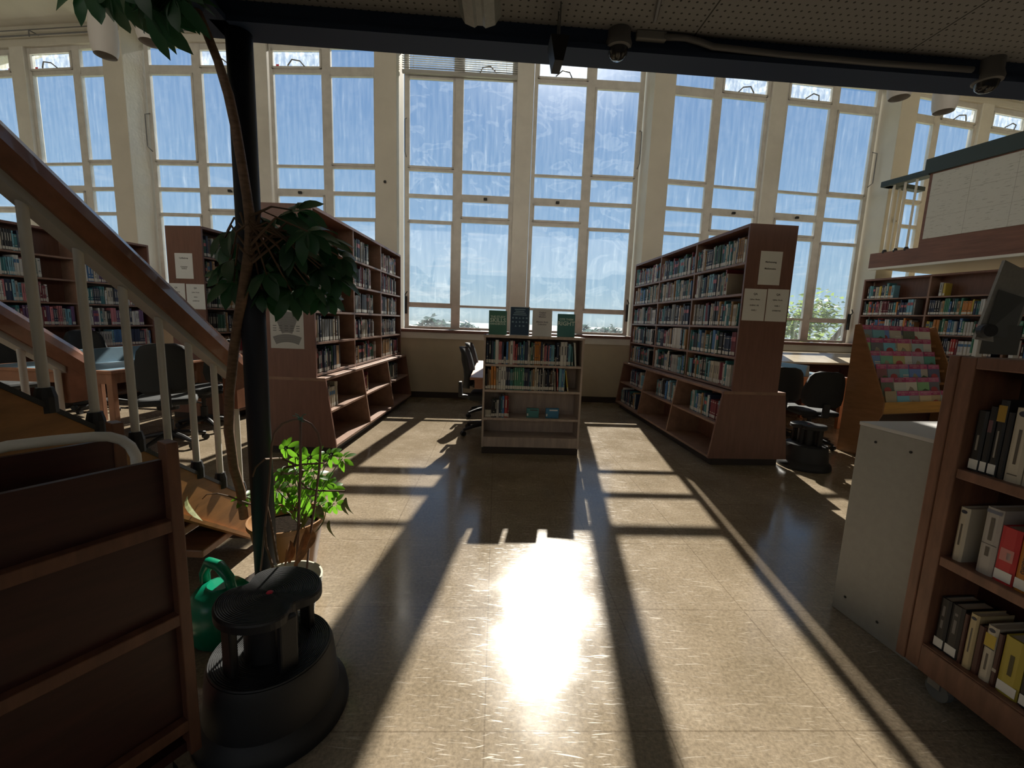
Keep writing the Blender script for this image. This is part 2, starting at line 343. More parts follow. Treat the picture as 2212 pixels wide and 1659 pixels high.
# ================================================================== SETTING
def struct(mb, name, m, label, cat, bevel=0.0, loc=None, rz=0.0, parent=None):
    o = mb.build(name, m, parent, bevel=bevel)
    if loc is not None: o.location = loc
    o.rotation_euler = (0, 0, rz)
    if parent is None: tag(o, label, cat, kind='structure')
    return o

Y0 = R(2.28); STEP = R(4.8); LB = 4.41; DW = 7.33
wd = Vector((math.cos(Y0), math.sin(Y0), 0)); wn = Vector((-math.sin(Y0), math.cos(Y0), 0))
P1 = wn * DW + wd * -1.85
bays = []           # (yaw, left corner)
A = P1.copy(); yw = Y0
bays.append((yw, A.copy()))
B = A + wd * LB
pts = {0: A.copy(), 1: B.copy()}
a_ = A.copy(); y_ = Y0
for k in range(1, 4):
    y_ -= STEP; a_ = a_ - Vector((math.cos(y_), math.sin(y_), 0)) * LB; pts[-k] = a_.copy(); bays.insert(0, (y_, a_.copy()))
b_ = B.copy(); y_ = Y0
for k in range(1, 3):
    y_ += STEP; bays.append((y_, b_.copy())); b_ = b_ + Vector((math.cos(y_), math.sin(y_), 0)) * LB; pts[1 + k] = b_.copy()
outline = []
for k in sorted(pts):
    yaw = Y0 + STEP * (k - .5); outline.append(pts[k] + Vector((-math.sin(yaw), math.cos(yaw), 0)) * .49)
poly_ = [(-10.5, -7.2)] + [(10.5, -7.2)] + [(max(outline[-1].x, 10.5), outline[-1].y)] + [(p.x, p.y) for p in outline[::-1]] + [(-10.5, outline[0].y)]
poly_ = [q for i, q in enumerate(poly_) if -10.51 <= q[0] <= 12]
struct(MB().prism(poly_, -.12, 0, 'z'), 'floor', FLOOR, 'worn glossy brown lino floor with scratches and sunlight', 'floor')
struct(MB().prism(poly_, 6.0, 6.12, 'z'), 'ceiling', CREAM, 'high cream ceiling of the reading room above the windows', 'ceiling')
BAYN = ['outer left', 'far left', 'left', 'middle', 'right', 'far right']
VA = [(.22, .294), (1.031, 1.186), (1.999, 2.06)]
ZA = [(1.17, 1.21), (1.54, 1.61), (2.96, 3.01), (3.37, 3.43), (3.80, 3.86), (5.22, 5.36), (5.64, 5.70)]
ZB = [(1.17, 1.21), (1.56, 1.60), (3.0, 3.075), (3.34, 3.455), (3.80, 3.84), (5.26, 5.33), (5.60, 5.70)]
wi = 0
for bi, (yaw, a) in enumerate(bays):
    nm = BAYN[bi]
    struct(MB().box(0, LB, 0, .5, 0, 1.12), 'wall_front', BEIGE, f'beige wall under the {nm} bay of windows', 'wall', loc=a, rz=yaw)
    struct(MB().box(0, LB, .30, .5, 5.69, 6.0), 'wall_front', CREAM, f'cream wall strip over the {nm} bay of windows', 'wall', loc=a, rz=yaw)
    struct(MB().box(.175, LB - .175, -.018, .02, 1.016, 1.117), f'trim_{bi+1}', WHITEP, f'white band under the sill of the {nm} bay', 'trim', loc=a, rz=yaw)
    struct(MB().box(.17, LB - .17, -.035, .39, 1.12, 1.165), f'trim_{bi+11}', WOOD, f'dark wooden sill along the {nm} bay of windows', 'sill', loc=a, rz=yaw, bevel=.004)
    struct(MB().box(0, LB, -.02, .02, 0, .10), 'baseboard_front', DARK, f'dark baseboard under the {nm} bay', 'baseboard', loc=a, rz=yaw)
    struct(MB().box(2.06, 2.34, .30, .48, 1.165, 5.70), 'wall_front', WHITEP, f'white post between the two windows of the {nm} bay', 'wall', loc=a, rz=yaw, bevel=.01)
    tr = MB()
    tr.tube([(.3, .22, 5.80), (LB - .3, .22, 5.80)], .012, 6).tube([(.3, .20, 5.87), (LB - .3, .20, 5.87)], .008, 6)
    tk = tr.build('curtain_track', PIPE); tk.location = a; tk.rotation_euler = (0, 0, yaw)
    tag(tk, f'grey curtain track on the wall over the {nm} bay of windows', 'curtain track', 'curtain tracks over the window bays')
    for q, u in enumerate((.55, 1.7, 2.7, 3.85)):
        MB().tube([(u, .30, 5.84), (u, .16, 5.84), (u, .16, 5.74)], .011, 5).build('bracket', PIPE, tk)
    for side in (0, 1):
        wi += 1
        def U(u): return u if side == 0 else LB - u
        def bx(mb, u0, u1, y0, y1, z0, z1): mb.box(min(U(u0), U(u1)), max(U(u0), U(u1)), y0, y1, z0, z1)
        fr = MB()
        for (u0, u1) in VA: bx(fr, u0, u1, .355, .41, 1.17, 5.70)
        for (z0, z1) in ZA: bx(fr, .29, 1.035, .36, .405, z0, z1)
        for (z0, z1) in ZB: bx(fr, 1.18, 2.0, .36, .405, z0, z1)
        # opening casements and hoppers sit proud of the frame
        for (u0, u1, z0, z1) in ((.28, 1.045, 3.84, 5.24), (.28, 1.045, 1.59, 2.98), (1.172, 2.012, 3.06, 3.36), (1.172, 2.012, 5.32, 5.615)):
            for rr in ((u0, u1, z0, z0 + .032), (u0, u1, z1 - .032, z1), (u0, u0 + .03, z0, z1), (u1 - .03, u1, z0, z1)): bx(fr, rr[0], rr[1], .335, .36, rr[2], rr[3])
        sd = 'left' if side == 0 else 'right'
        w = struct(fr, f'window_{wi}', FRAME, f'tall cream-framed {sd} window of the {nm} bay', 'window', loc=a, rz=yaw)
        g = MB(); gf = MB()
        for lights, zs in (((.294, 1.031), ZA), ((1.186, 1.999), ZB)):
            for k in range(6):
                u0, u1 = sorted((U(lights[0]), U(lights[1]))); z0, z1 = zs[k][1], zs[k + 1][0]
                tgt = gf if (k == 5 and lights[0] > 1) else g
                tgt.add([(u0, .382, z0), (u1, .382, z0), (u1, .382, z1), (u0, .382, z1)], [(0, 1, 2, 3)])
        g.build('glass_pane', GLASSC if bi == 3 else GLASS, w); gf.build('hopper_glass', GLASSF, w)
        MB().tube([(U(1.45), .33, 5.345), (U(1.5), .28, 5.40), (U(1.62), .26, 5.41), (U(1.72), .31, 5.345)], .010, 6).build('window_stay', PIPE, w)
        MB().box(U(1.59) - .03, U(1.59) + .03, .30, .335, 3.365, 3.405).build('latch', BLACK, w, bevel=.006)
        MB().box(min(U(.235), U(.27)), max(U(.235), U(.27)), .30, .345, 1.42, 1.72).tube([(U(.25), .30, 1.70), (U(.25), .26, 1.74), (U(.29), .25, 1.80)], .010, 6).build('handle', BLACK, w, bevel=.004)
        MB().tube([(U(.255), .34, 4.0), (U(.25), .25, 4.05), (U(.25), .25, 4.55), (U(.255), .34, 4.6)], .008, 6).build('casement_rod', PIPE, w)
        if bi in (1, 2):
            u0 = U(1.93)
            MB().box(u0 - .025, u0 + .025, .376, .380, 5.37, 5.40).build('sticker', REDP, w)
FINN = {-3: 'outermost left', -2: 'second left', -1: 'left', 0: 'left middle', 1: 'right middle', 2: 'right', 3: 'far right'}
for k, p in pts.items():
    yaw = Y0 + STEP * (k - .5)
    struct(MB().box(-.175, .175, 0, .46, 0, 6.0), 'wall_pier', CREAM, f'{FINN[k]} cream pier standing between two window bays', 'pier', loc=p, rz=yaw, bevel=.008)
    struct(MB().box(-.16, .16, -5.0, .05, 5.66, 6.0), 'beam', CREAM, f'cream ceiling rib running from the {FINN[k]} pier', 'beam', loc=p, rz=yaw)
MB_ = MB().lathe([(.016, 0), (.024, .012), (.0, .02)], 10)
kn = MB_.build('cable_cap', BLACK); q = at_y(832, 393, 7.24); kn.location = q; kn.rotation_euler = (R(90), 0, 0)
tag(kn, 'small black cap on the pier left of the middle window bay', 'cap')
sw = MB().box(-.035, .035, -.012, 0, -.035, .035).build('wall_socket', WHITEP, bevel=.004); q = pts[2] + Vector((.03, -.012, 3.35)); sw.location = q; sw.rotation_euler = (0, 0, Y0 + STEP * 1.5)
tag(sw, 'small square socket plate on the right pier beside the balcony', 'socket plate')
MB().box(-.022, .022, -.015, -.012, -.015, .015).build('socket_face', DARK, sw)

# side and back of the room
struct(MB().box(-10.5, -10.3, -7, 8.6, 0, 6), 'wall_left', CREAM, 'cream wall closing the left of the room', 'wall')
struct(MB().box(10.3, 10.5, -7, 8.6, 0, 6), 'wall_right', CREAM, 'cream wall closing the right of the room', 'wall')
bk = MB().box(-10.5, 10.5, -7.2, -7, 0, 2.8).box(-10.5, 10.5, -7.2, -7, 5.7, 6)  # unseen; lower part closed to keep light off the foreground
for k in range(8): bk.box(-10.5 + k * 2.95 - .0, -10.5 + k * 2.95 + .35, -7.2, -7, .9, 5.7)
struct(bk, 'wall_back', CREAM, 'back wall with a row of tall windows', 'wall')

# added out of view: pale block and paving that bounce sunlight in as fill
struct(MB().box(-32, 32, -24, -19, -6, 8), 'fill_wall', mat('fill_wall_white', (.80, .78, .73), .8), 'added unseen pale wall behind the room, bouncing sunlight in', 'wall')
struct(MB().box(-32, 32, -19, -7.2, -6.2, -6), 'fill_paving', mat('fill_paving_pale', (.5, .48, .44), .8), 'added unseen pale paving behind the room, bouncing sunlight in', 'ground')
# mezzanine over the camera: slab, perforated soffit, steel edge beam, column
Lm = Vector((-1.127, 1.889, 0)); Rm = Vector((2.26, 2.106, 0)); mdir = (Rm - Lm).normalized(); mang = math.atan2(mdir.y, mdir.x)
LMX = 9.5
mz = MB().box(-.02, LMX, -6.5, -.10, 2.503, 2.52)
struct(mz, 'ceiling_mezzanine', PERF, 'dark perforated tile ceiling under the mezzanine', 'ceiling', loc=Lm, rz=mang)
struct(MB().box(-.06, LMX, -6.5, .0, 2.52, 2.72), 'mezzanine_slab', CREAM, 'mezzanine floor slab over the near part of the room', 'slab', loc=Lm, rz=mang)
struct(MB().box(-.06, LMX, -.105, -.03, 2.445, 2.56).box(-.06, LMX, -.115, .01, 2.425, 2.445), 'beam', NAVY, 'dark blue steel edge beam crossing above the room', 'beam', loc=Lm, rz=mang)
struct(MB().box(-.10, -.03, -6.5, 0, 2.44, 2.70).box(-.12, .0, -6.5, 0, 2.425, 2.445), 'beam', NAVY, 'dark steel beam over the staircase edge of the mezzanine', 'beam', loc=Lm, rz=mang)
cp = at_z(578, 1283, 0.0)
COLX, COLY = -1.115, 1.845
col = struct(MB().lathe([(.047, 0), (.047, 2.46)], 28, (0, 0, 0)), 'column', COLM, 'round dark blue steel column holding the mezzanine corner', 'column', loc=(COLX, COLY, 0))
for p in col.data.polygons: p.use_smooth = len(p.vertices) == 4

# outside: sea and land far below, trees
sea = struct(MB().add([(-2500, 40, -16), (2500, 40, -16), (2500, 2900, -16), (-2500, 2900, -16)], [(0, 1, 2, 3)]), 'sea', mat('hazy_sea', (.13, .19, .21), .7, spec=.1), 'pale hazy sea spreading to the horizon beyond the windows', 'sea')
lawn = struct(MB().box(-80, 80, 9, 60, -6.3, -6.0), 'ground', mat('outside_ground', (.16, .17, .08), .9, noise=.3, nscale=.3), 'ground outside far below the windows', 'ground')
def tree(loc, h, rad, n, leaf, label, m, seed, branch=True, squash=.75):
    rr = random.Random(seed)
    t = thing('tree', label, 'tree', loc, 0, None)
    tb = MB().tube([(0, 0, 0), (.05 * h, 0, h * .35), (-.02 * h, .02 * h, h * .7)], [h * .03, h * .022, h * .01], 7)
    for k in range(7):
        a = k * 2.4; z0 = h * (.35 + .05 * k); tb.tube([(0, 0, z0), (math.cos(a) * rad * .5, math.sin(a) * rad * .5, z0 + h * .15), (math.cos(a) * rad * .8, math.sin(a) * rad * .8, z0 + h * .25)], [h * .012, h * .008, h * .003], 5)
    tb.build('trunk', TRUNK, t)
    fo = MB(); cl_ = []
    for k in range(26):
        a = rr.uniform(0, 6.28); r_ = rad * math.sqrt(rr.uniform(.02, 1)); cl_.append((math.cos(a) * r_ * .8, math.sin(a) * r_ * .8, h * (.42 + .55 * rr.random() * (1 - .45 * r_ / rad))))
    for k in range(n):
        c = cl_[rr.randrange(len(cl_))]; s = rad * .30
        p = Vector((c[0] + rr.gauss(0, s * .6), c[1] + rr.gauss(0, s * .6), c[2] + rr.gauss(0, s * .6) * squash))
        M = Matrix.Translation(p) @ Matrix.Rotation(rr.uniform(0, 6.28), 4, 'Z') @ Matrix.Rotation(rr.uniform(-1.2, 1.2), 4, 'X') @ Matrix.Rotation(rr.uniform(-.6, .6), 4, 'Y')
        l = leaf * rr.uniform(.7, 1.4)
        fo.add([(0, 0, 0), (l * .3, l * .22, .02 * l), (l, 0, 0), (l * .3, -l * .22, .02 * l)], [(0, 1, 2), (0, 2, 3)], M=M)
    fo.build('foliage', m, t); return t
def outtree(x, y, Y, ybase, **kw):
    p = at_y(x, ybase, Y); q = at_y(x, y, Y); h = q.z - p.z
    return p, h
for (x, yt, yb, Y, rx, n, leaf, lab, sd) in (
    (935, 680, 722, 120, 34, 1700, 2.0, 'hazy round tree on the skyline left of the standing books', 1),
    (893, 697, 722, 120, 16, 600, 1.5, 'small hazy bush at the left edge of the middle window', 2),
    (1008, 694, 724, 120, 22, 800, 1.6, 'hazy tree on the skyline right of the round tree', 3),
    (1268, 698, 735, 120, 22, 900, 1.7, 'hazy tree on the skyline next to the upright green book', 4),
    (1296, 697, 735, 118, 22, 900, 1.7, 'middle one of three hazy trees right of the standing books', 5),
    (1326, 701, 735, 120, 20, 900, 1.3, 'hazy tree at the right corner of the middle window', 6)):
    p = at_y(x, yb, Y); h = at_y(x, yt, Y).z - p.z; p.z -= h * 1.2; h *= 2.2
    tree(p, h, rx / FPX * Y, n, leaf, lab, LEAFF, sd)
p = at_y(1745, 760, 14); top = at_y(1745, 618, 14)
tree((p.x - .1, 14, -6.0), (top.z + 6.0) / .90, 1.6, 5600, .21, 'sunlit leafy tree outside the right window near the tall bookcase', LEAFO, 11, squash=1.2)

# ================================================================== BOOKS
PAL = {'navy': (.022, .035, .075), 'black': (.014, .014, .017), 'teal': (.04, .17, .19), 'grey': (.16, .165, .165), 'cream': (.46, .42, .34),
       'white': (.55, .55, .53), 'maroon': (.16, .022, .035), 'blue': (.05, .15, .34), 'dark green': (.025, .085, .055), 'tan': (.34, .21, .10),
       'light blue': (.16, .36, .46), 'red': (.40, .045, .04), 'orange': (.48, .19, .04), 'pink': (.45, .16, .18), 'brown': (.10, .055, .035),
       'purple': (.12, .06, .15), 'yellow': (.50, .38, .06), 'green': (.07, .24, .16), 'pale grey': (.36, .36, .34)}
PMIX = ['navy', 'black', 'teal', 'grey', 'cream', 'white', 'blue', 'dark green', 'tan', 'light blue', 'maroon', 'navy', 'teal', 'pale grey', 'black']
PDARK = ['navy', 'black', 'grey', 'brown', 'cream', 'maroon', 'pale grey', 'dark green', 'navy', 'tan']
PBRIGHT = ['white', 'teal', 'light blue', 'cream', 'blue', 'black', 'pink', 'white', 'pale grey', 'purple', 'maroon', 'navy']
ROWS = []   # each: dict(case, where, group, books=[(M,t,h,d,col,style)])
def book_geo(mb, t, h, d, col, style, M=None, parts=('cover', 'pages', 'marks')):
    a = t / 2; w = min(.0025, t * .2); e = min(.005, t * .25)
    if 'cover' in parts:
        U = [(-a, d), (-a, e), (-a * .55, 0), (a * .55, 0), (a, e), (a, d), (a - w, d), (a - w, e + w), (-a + w, e + w), (-a + w, d)]
        mb.prism(U[::-1], 0, h, 'z', col, M)
    if 'pages' in parts: mb.box(-a + w, a - w, e + w, d - .006, .003, h - .005, (.55, .51, .42), M)
    if 'marks' in parts:
        y = -.0007; k = .56
        def q(x0, x1, z0, z1, c): mb.add([(x0, y, z0), (x1, y, z0), (x1, y, z1), (x0, y, z1)], [(0, 1, 2, 3)], c, M)
        if style & 1: q(-a * .9, a * .9, .010, .010 + min(.034, .16 * h), (.60, .58, .52))
        lt = (.55, .53, .46) if sum(col) < .6 else (.06, .06, .07)
        if style & 2: q(-a * k * .5, a * k * .5, h * .45, h * .82, lt)
        if style & 4: q(-a * k, a * k, h * .86, h * .90, lt); q(-a * k, a * k, h * .30, h * .34, lt)
        if style & 8: q(-a * .9, a * .9, h * .62, h * .80, (.42, .10, .10) if col[0] < .3 else (.06, .16, .30))
def row(case, where, group, M0, x0, x1, hmax, pal, seed, right_gap=True, tmin=.012, tmax=.04, dmax=.2, lean=True, specs=None, hmin=.74, runp=.35):
    """books side by side from the viewer's left; M0 puts local -y towards the viewer, x to the viewer's right"""
    rr = random.Random(seed); bs = []; x = x0; prev = None
    while True:
        if specs is not None:
            if len(bs) >= len(specs): break
            cn_, t, hh = specs[len(bs)][:3]; ang = specs[len(bs)][3] if len(specs[len(bs)]) > 3 else 0; style = rr.choice((1, 3, 3, 5))
        elif prev and rr.random() < runp: cn_, t, hh, style = prev; ang = 0
        else:
            cn_ = rr.choice(pal); t = rr.uniform(tmin, tmax); hh = hmax * rr.uniform(hmin, .97); style = rr.choice((1, 3, 3, 5, 7, 1, 2, 9)); ang = 0
        if x + t > x1: break
        prev = (cn_, t, hh, style)
        c = PAL[cn_]; j = rr.uniform(.85, 1.18); c = tuple(min(.8, v * j) for v in c)
        dd = min(dmax, hh * rr.uniform(.66, .78)); yy = rr.uniform(0, .012)
        if ang == 0 and rr.random() < .12 and lean: ang = rr.uniform(-3, 3)
        sh = abs(math.sin(R(ang))) * hh
        if ang < 0: x += sh * .98
        # leaning books pivot on the lower corner of the side they lean to
        piv = t / 2 if ang < 0 else -t / 2
        # positive ang tips the top to the right
        M = M0 @ Matrix.Translation((x + t / 2, yy, 0)) 
        if ang: M = M @ Matrix.Translation((t / 2 if ang > 0 else -t / 2, 0, 0)) @ Matrix.Rotation(R(ang), 4, 'Y') @ Matrix.Translation((-t / 2 if ang > 0 else t / 2, 0, 0))
        bs.append((M, t, hh, dd, c, style, cn_)); x += t + (sh if ang > 0 else 0) + rr.uniform(.0005, .002)
    if bs: ROWS.append(dict(case=case, where=where, group=group, books=bs))
    return x
def area(b):
    p = b[0] @ Vector((0, 0, b[2] / 2)); v = p - CAM; z = v.dot(fw)
    if z < .1: return 0
    n = (b[0].to_3x3() @ Vector((0, -1, 0))).normalized(); c = max(.05, -n.dot(v.normalized()))
    u = v.dot(ix) / z * FPX + W0 / 2; w_ = v.dot(iy) / z * FPX + H0 / 2
    if not (-30 < u < W0 + 30 and -30 < w_ < H0 + 30): return 0
    return b[1] * b[2] * c * (FPX / z) ** 2
def finish_books(limit=300, already=0):
    for r in ROWS: r['a'] = sum(area(b) for b in r['books']) / len(r['books'])
    ROWS.sort(key=lambda r: -r['a']); n = already; rest = MB()
    for r in ROWS:
        if r['a'] <= 0: 
            continue
        if n + len(r['books']) <= limit:
            n += len(r['books'])
            for i, b in enumerate(r['books']):
                mb = MB(); book_geo(mb, *b[1:6]); o = mb.build('book', BOOK, vc=True); o.matrix_world = b[0]
                tag(o, f"{b[6]} book, {ordn(i)} from left, {r['where']}, {r['case']}", 'book', r['group'])
        else:
            for b in r['books']: book_geo(rest, *b[1:6], M=b[0])
    o = rest.build('books', BOOK, vc=True)
    tag(o, 'all the other library books filling the more distant shelves', 'books', kind='stuff')

# ================================================================== TALL BOOKCASES
SHZ = [1.98, 1.69, 1.385, 1.09, .79]
def bookcase(name, label, org, az, sides, ncol=3, pitch=.985, T=2.32, hw=.232, plinth_in=.06):
    t = thing(name, label, 'bookcase', org, R(-az), None)
    L = pitch * ncol + .025; lo = -1 if -1 in sides else 0; hi = 1 if 1 in sides else 0
    def prof(o):
        a = []; w1, w2, w3 = hw - o, hw + .083 - o, hw + .175 - o
        a += ([(-w3, .08 + o)] if lo else [(-.012, .08 + o)]) + ([(w3, .08 + o), (w2, .755), (w1, .755), (w1, T - o)] if hi else [(.012, .08 + o), (.012, T - o)])
        a += [(-w1, T - o), (-w1, .755), (-w2, .755)] if lo else [(-.012, T - o)]
        return a
    MB().prism(prof(0), 0, .025, 'y').build('end_panel', WOOD, t, bevel=.002)
    MB().prism(prof(0), L - .025, L, 'y').build('end_panel', WOOD, t, bevel=.002)
    for k in range(1, ncol): MB().prism(prof(.004), k * pitch, k * pitch + .025, 'y').build('divider', WOODL, t)
    x0, x1 = (-hw if lo else -.012), (hw if hi else .012)
    MB().box(x0, x1, .025, L - .025, T - .028, T).build('top_panel', WOOD, t)
    MB().box(-.006, .006, .025, L - .025, .09, T - .028).build('back_panel', WOOD, t)
    e = .083
    MB().box(x0 - (e if lo else 0), x1 + (e if hi else 0), -.002, L, .728, .757).build('ledge', WOODL, t, bevel=.003)
    MB().box(x0 - (.115 if lo else 0), x1 + (.115 if hi else 0), .05, L - .05, 0, .085).build('plinth', DARK, t)
    for c in range(ncol):
        y0, y1 = c * pitch + .025, (c + 1) * pitch
        for z in SHZ: MB().box(x0 + (.004 if lo else 0), x1 - (.004 if hi else 0), y0, y1, z - .022, z).build('shelf', WOODL, t)
        MB().box(x0 - (.118 if lo else 0), x1 + (.118 if hi else 0), y0, y1, .415, .435).build('shelf', WOODL, t)
        MB().box(x0 - (.168 if lo else 0), x1 + (.168 if hi else 0), y0, y1, .082, .105).build('bottom_shelf', WOODL, t)
    return t
def case_rows(org, az, side, ncol, pitch, hw, case, group, spec, names, seed, pal, full_h=.262):
    """spec[col][tier] = (from_left fraction start, end) or list; tiers 0-4 upper, 5-6 lower"""
    Mw = Matrix.Translation(org) @ Matrix.Rotation(R(-az), 4, 'Z')
    tn = ['top shelf', 'second shelf', 'third shelf', 'fourth shelf', 'fifth shelf', 'upper slanted shelf', 'lowest slanted shelf']
    for c in range(ncol):
        y0, y1 = c * pitch + .028, (c + 1) * pitch - .004
        for k in range(7):
            rng = spec(c, k)
            if not rng: continue
            z = SHZ[k] if k < 5 else (.436 if k == 5 else .106)
            xf = hw - .008 if k < 5 else (hw + .062 if k == 5 else hw + .115)
            W = y1 - y0
            if side > 0: M0 = Mw @ Matrix.Translation((xf, y0, z)) @ Matrix.Rotation(R(90), 4, 'Z')
            else: M0 = Mw @ Matrix.Translation((-xf, y1, z)) @ Matrix.Rotation(R(-90), 4, 'Z')
            hm = full_h if k < 5 else .26
            pl_ = pal(c, k) if callable(pal) else pal
            row(case, f'{tn[k]}, {names[c]} column', group, M0, rng[0] * W, rng[1] * W, hm, pl_, seed * 100 + c * 10 + k, dmax=hw - .03)
# left tall bookcase
LO, LAZ = Vector((-2.077, 3.99, 0)), .33
lcase = bookcase('tall_bookcase', 'tall cherry bookcase left of the middle aisle, floor map on its end', LO, LAZ, (1, -1))
def lspec(c, k):
    if k < 5: return [[(0, .12), (0, .62), (0, .68), (0, .60), (0, .62)], [(0, .55), (0, .62), (0, .72), (0, .74), (0, .80)], [(0, .74), (0, .78), (0, .80), (0, .74), (0, .86)]][c][k]
    if k == 5: return [(.05, .34), (0, .28), (0, .62)][c]
    return None
case_rows(LO, LAZ, 1, 3, .985, .232, 'tall left bookcase', 'books in the tall left bookcase', lspec, ['near', 'middle', 'far'], 3, PDARK)
# right tall bookcase
RO, RAZ = Vector((2.366, 4.12, 0)), -4.23
rcase = bookcase('tall_bookcase', 'tall cherry bookcase right of the middle aisle, three white signs on its end', RO, RAZ, (1, -1))
def rspec(c, k):
    if k < 5: return (.02, [[.97, .72, .98, .98, .96], [.98, .97, .97, .95, .96], [.96, .97, .97, .95, .85]][c][k])
    if k == 5: return [(.30, .97), (.34, .95), (.30, .95)][c]
    return (.05, .75) if c == 2 else None
case_rows(RO, RAZ, -1, 3, .985, .232, 'tall right bookcase', 'books in the tall right bookcase', rspec, ['near', 'middle', 'far'], 5, PMIX)
# far right side of it faces the window desk: a few books are on that side too, out of sight
# second bookcase with paper signs, further left
p_ = at_y(437, 496, 5.2); SAZ = 6.5; SO = Vector((p_.x - .232, 5.2, 0))
scase = bookcase('tall_bookcase', 'tall cherry bookcase behind the handrail, paper signs on its sunlit end', SO, SAZ, (1, -1), ncol=2, pitch=.90)
case_rows(SO, SAZ, 1, 2, .90, .232, 'bookcase with paper signs', 'books in the bookcase with paper signs', lambda c, k: (.02, [.97, .9, .95, .92, .96][k]) if k < 5 else None, ['near', 'far'], 8, PDARK)
# far left bookcase against the left side
FAZ = 11.45; fdir = Vector((math.sin(R(FAZ)), math.cos(R(FAZ)), 0)); frt = Vector((math.cos(R(FAZ)), -math.sin(R(FAZ)), 0))
FO = Vector((-5.751, 6.887, 0)) - fdir * (.985 * 3 + .025) - frt * .232
fcase = bookcase('tall_bookcase', 'long tall bookcase at the far left beyond the blue desk', FO, FAZ, (1,))
def fspec(c, k):
    if k < 5: return [[(0, .9), (0, .95), (0, .9), (0, .97), (.1, .9)], [(0, .62), (0, .66), (0, .7), (0, .97), (.0, .5)], [(.1, .55), (0, .8), (0, .9), (0, .88), (.02, .97)]][c][k]
    return None
case_rows(FO, FAZ, 1, 3, .985, .232, 'far left bookcase', 'books in the far left bookcase', fspec, ['near', 'middle', 'far'], 12, PBRIGHT)
# bookcase under the balcony
BAZ = -16.2; bdir = Vector((math.sin(R(BAZ)), math.cos(R(BAZ)), 0)); brt = Vector((math.cos(R(BAZ)), -math.sin(R(BAZ)), 0))
BO = Vector((6.243, 7.986, 0)) - bdir * (.985 * 4 + .10) + brt * .232
bcase = bookcase('tall_bookcase', 'long tall bookcase under the balcony at the right', BO, BAZ, (-1,), ncol=4)
def bspec(c, k):
    if k < 5: return [[(.1, .5), (0, .9), (0, .9), (0, .9), (0, .9)], [(0, .85), (.05, .95), (.02, .95), (.05, .9), (0, .9)], [(.12, .2), (.02, .95), (.02, .98), (.05, .9), (0, .9)], [(.05, .5), (.02, .85), (.1, .9), (.05, .9), (0, .9)]][c][k]
    return None
case_rows(BO, BAZ, -1, 4, .985, .232, 'bookcase under the balcony', 'books in the bookcase under the balcony', bspec, ['nearest', 'second', 'third', 'farthest'], 15, PMIX + ['red', 'green', 'orange', 'tan', 'yellow'])

# paper signs and the floor map
def sign(name, label, pos, rz, w, h, lines, mat_=PAPER, tilt=0.0):
    t = thing(name, label, 'sign', pos, rz)
    o = MB().box(-w / 2, w / 2, -.002, 0, -h / 2, h / 2).build('sheet', mat_, t)
    for (z, s, body, sx) in lines: text('lettering', body, s, (0, -.0026, z), t, sx=sx)
    return t
def on_end(org, az, px, py):
    """point where the ray through a pixel meets the near end panel plane"""
    n = Vector((math.sin(R(az)), math.cos(R(az)), 0)); d = ray(px, py); return CAM + d * ((org - CAM).dot(n) / d.dot(n)) - n * .001
def sign_box(org, az, x0, x1, y0, y1):
    a = on_end(org, az, (x0 + x1) / 2, (y0 + y1) / 2); l = on_end(org, az, x0, (y0 + y1) / 2); r = on_end(org, az, x1, (y0 + y1) / 2)
    tp = on_end(org, az, (x0 + x1) / 2, y0); bt = on_end(org, az, (x0 + x1) / 2, y1); return a, (r - l).length, tp.z - bt.z
SW = [(.055, .022, 'Mathemateg', 1), (-.005, .022, 'Mathematics', 1)]
def QA(l1, l2, l3): return [(.10, .026, 'QA', 1), (.05, .016, l1, 1), (-.005, .018, l2, 1), (-.05, .018, l3, 1)]
a, w, h = sign_box(RO, RAZ, 1640, 1687, 543, 616); sign('paper_sign', 'top white sign on the end of the tall right bookcase', a, R(-RAZ), w, h, SW)
a, w, h = sign_box(RO, RAZ, 1605, 1653, 624, 693); sign('paper_sign', 'lower left QA sign on the end of the tall right bookcase', a, R(-RAZ), w, h, QA('Llyfrau / Books', 'RHIFAU AR', 'GAEL I'))
a, w, h = sign_box(RO, RAZ, 1655, 1701, 625, 695); sign('paper_sign', 'lower right QA sign on the end of the tall right bookcase', a, R(-RAZ), w, h, QA('Llyfrau / Books', 'GAEL I', 'GWERTHU'))
a, w, h = sign_box(SO, SAZ, 379, 417, 547, 602); sign('paper_sign', 'top white sign on the sunlit bookcase end behind the handrail', a, R(-SAZ), w, h, [(.09, .022, 'Cyfrifiadureg', 1), (-.02, .022, 'Computer\nScience', 1)])
a, w, h = sign_box(SO, SAZ, 363, 401, 612, 667); sign('paper_sign', 'lower left QA sign on the sunlit end behind the handrail', a, R(-SAZ), w, h, QA('Llyfrau / Books', '1-7.66', '7'))
a, w, h = sign_box(SO, SAZ, 404, 443, 614, 668); sign('paper_sign', 'lower right QA sign on the sunlit end behind the handrail', a, R(-SAZ), w, h, QA('Llyfrau / Books', 'GAEL I', 'GWERTHU'))
a, w, h = sign_box(SO, SAZ, 389, 408, 708, 730); sign('paper_sign', 'small white notice low on the sunlit bookcase end', a, R(-SAZ), w, h, [])
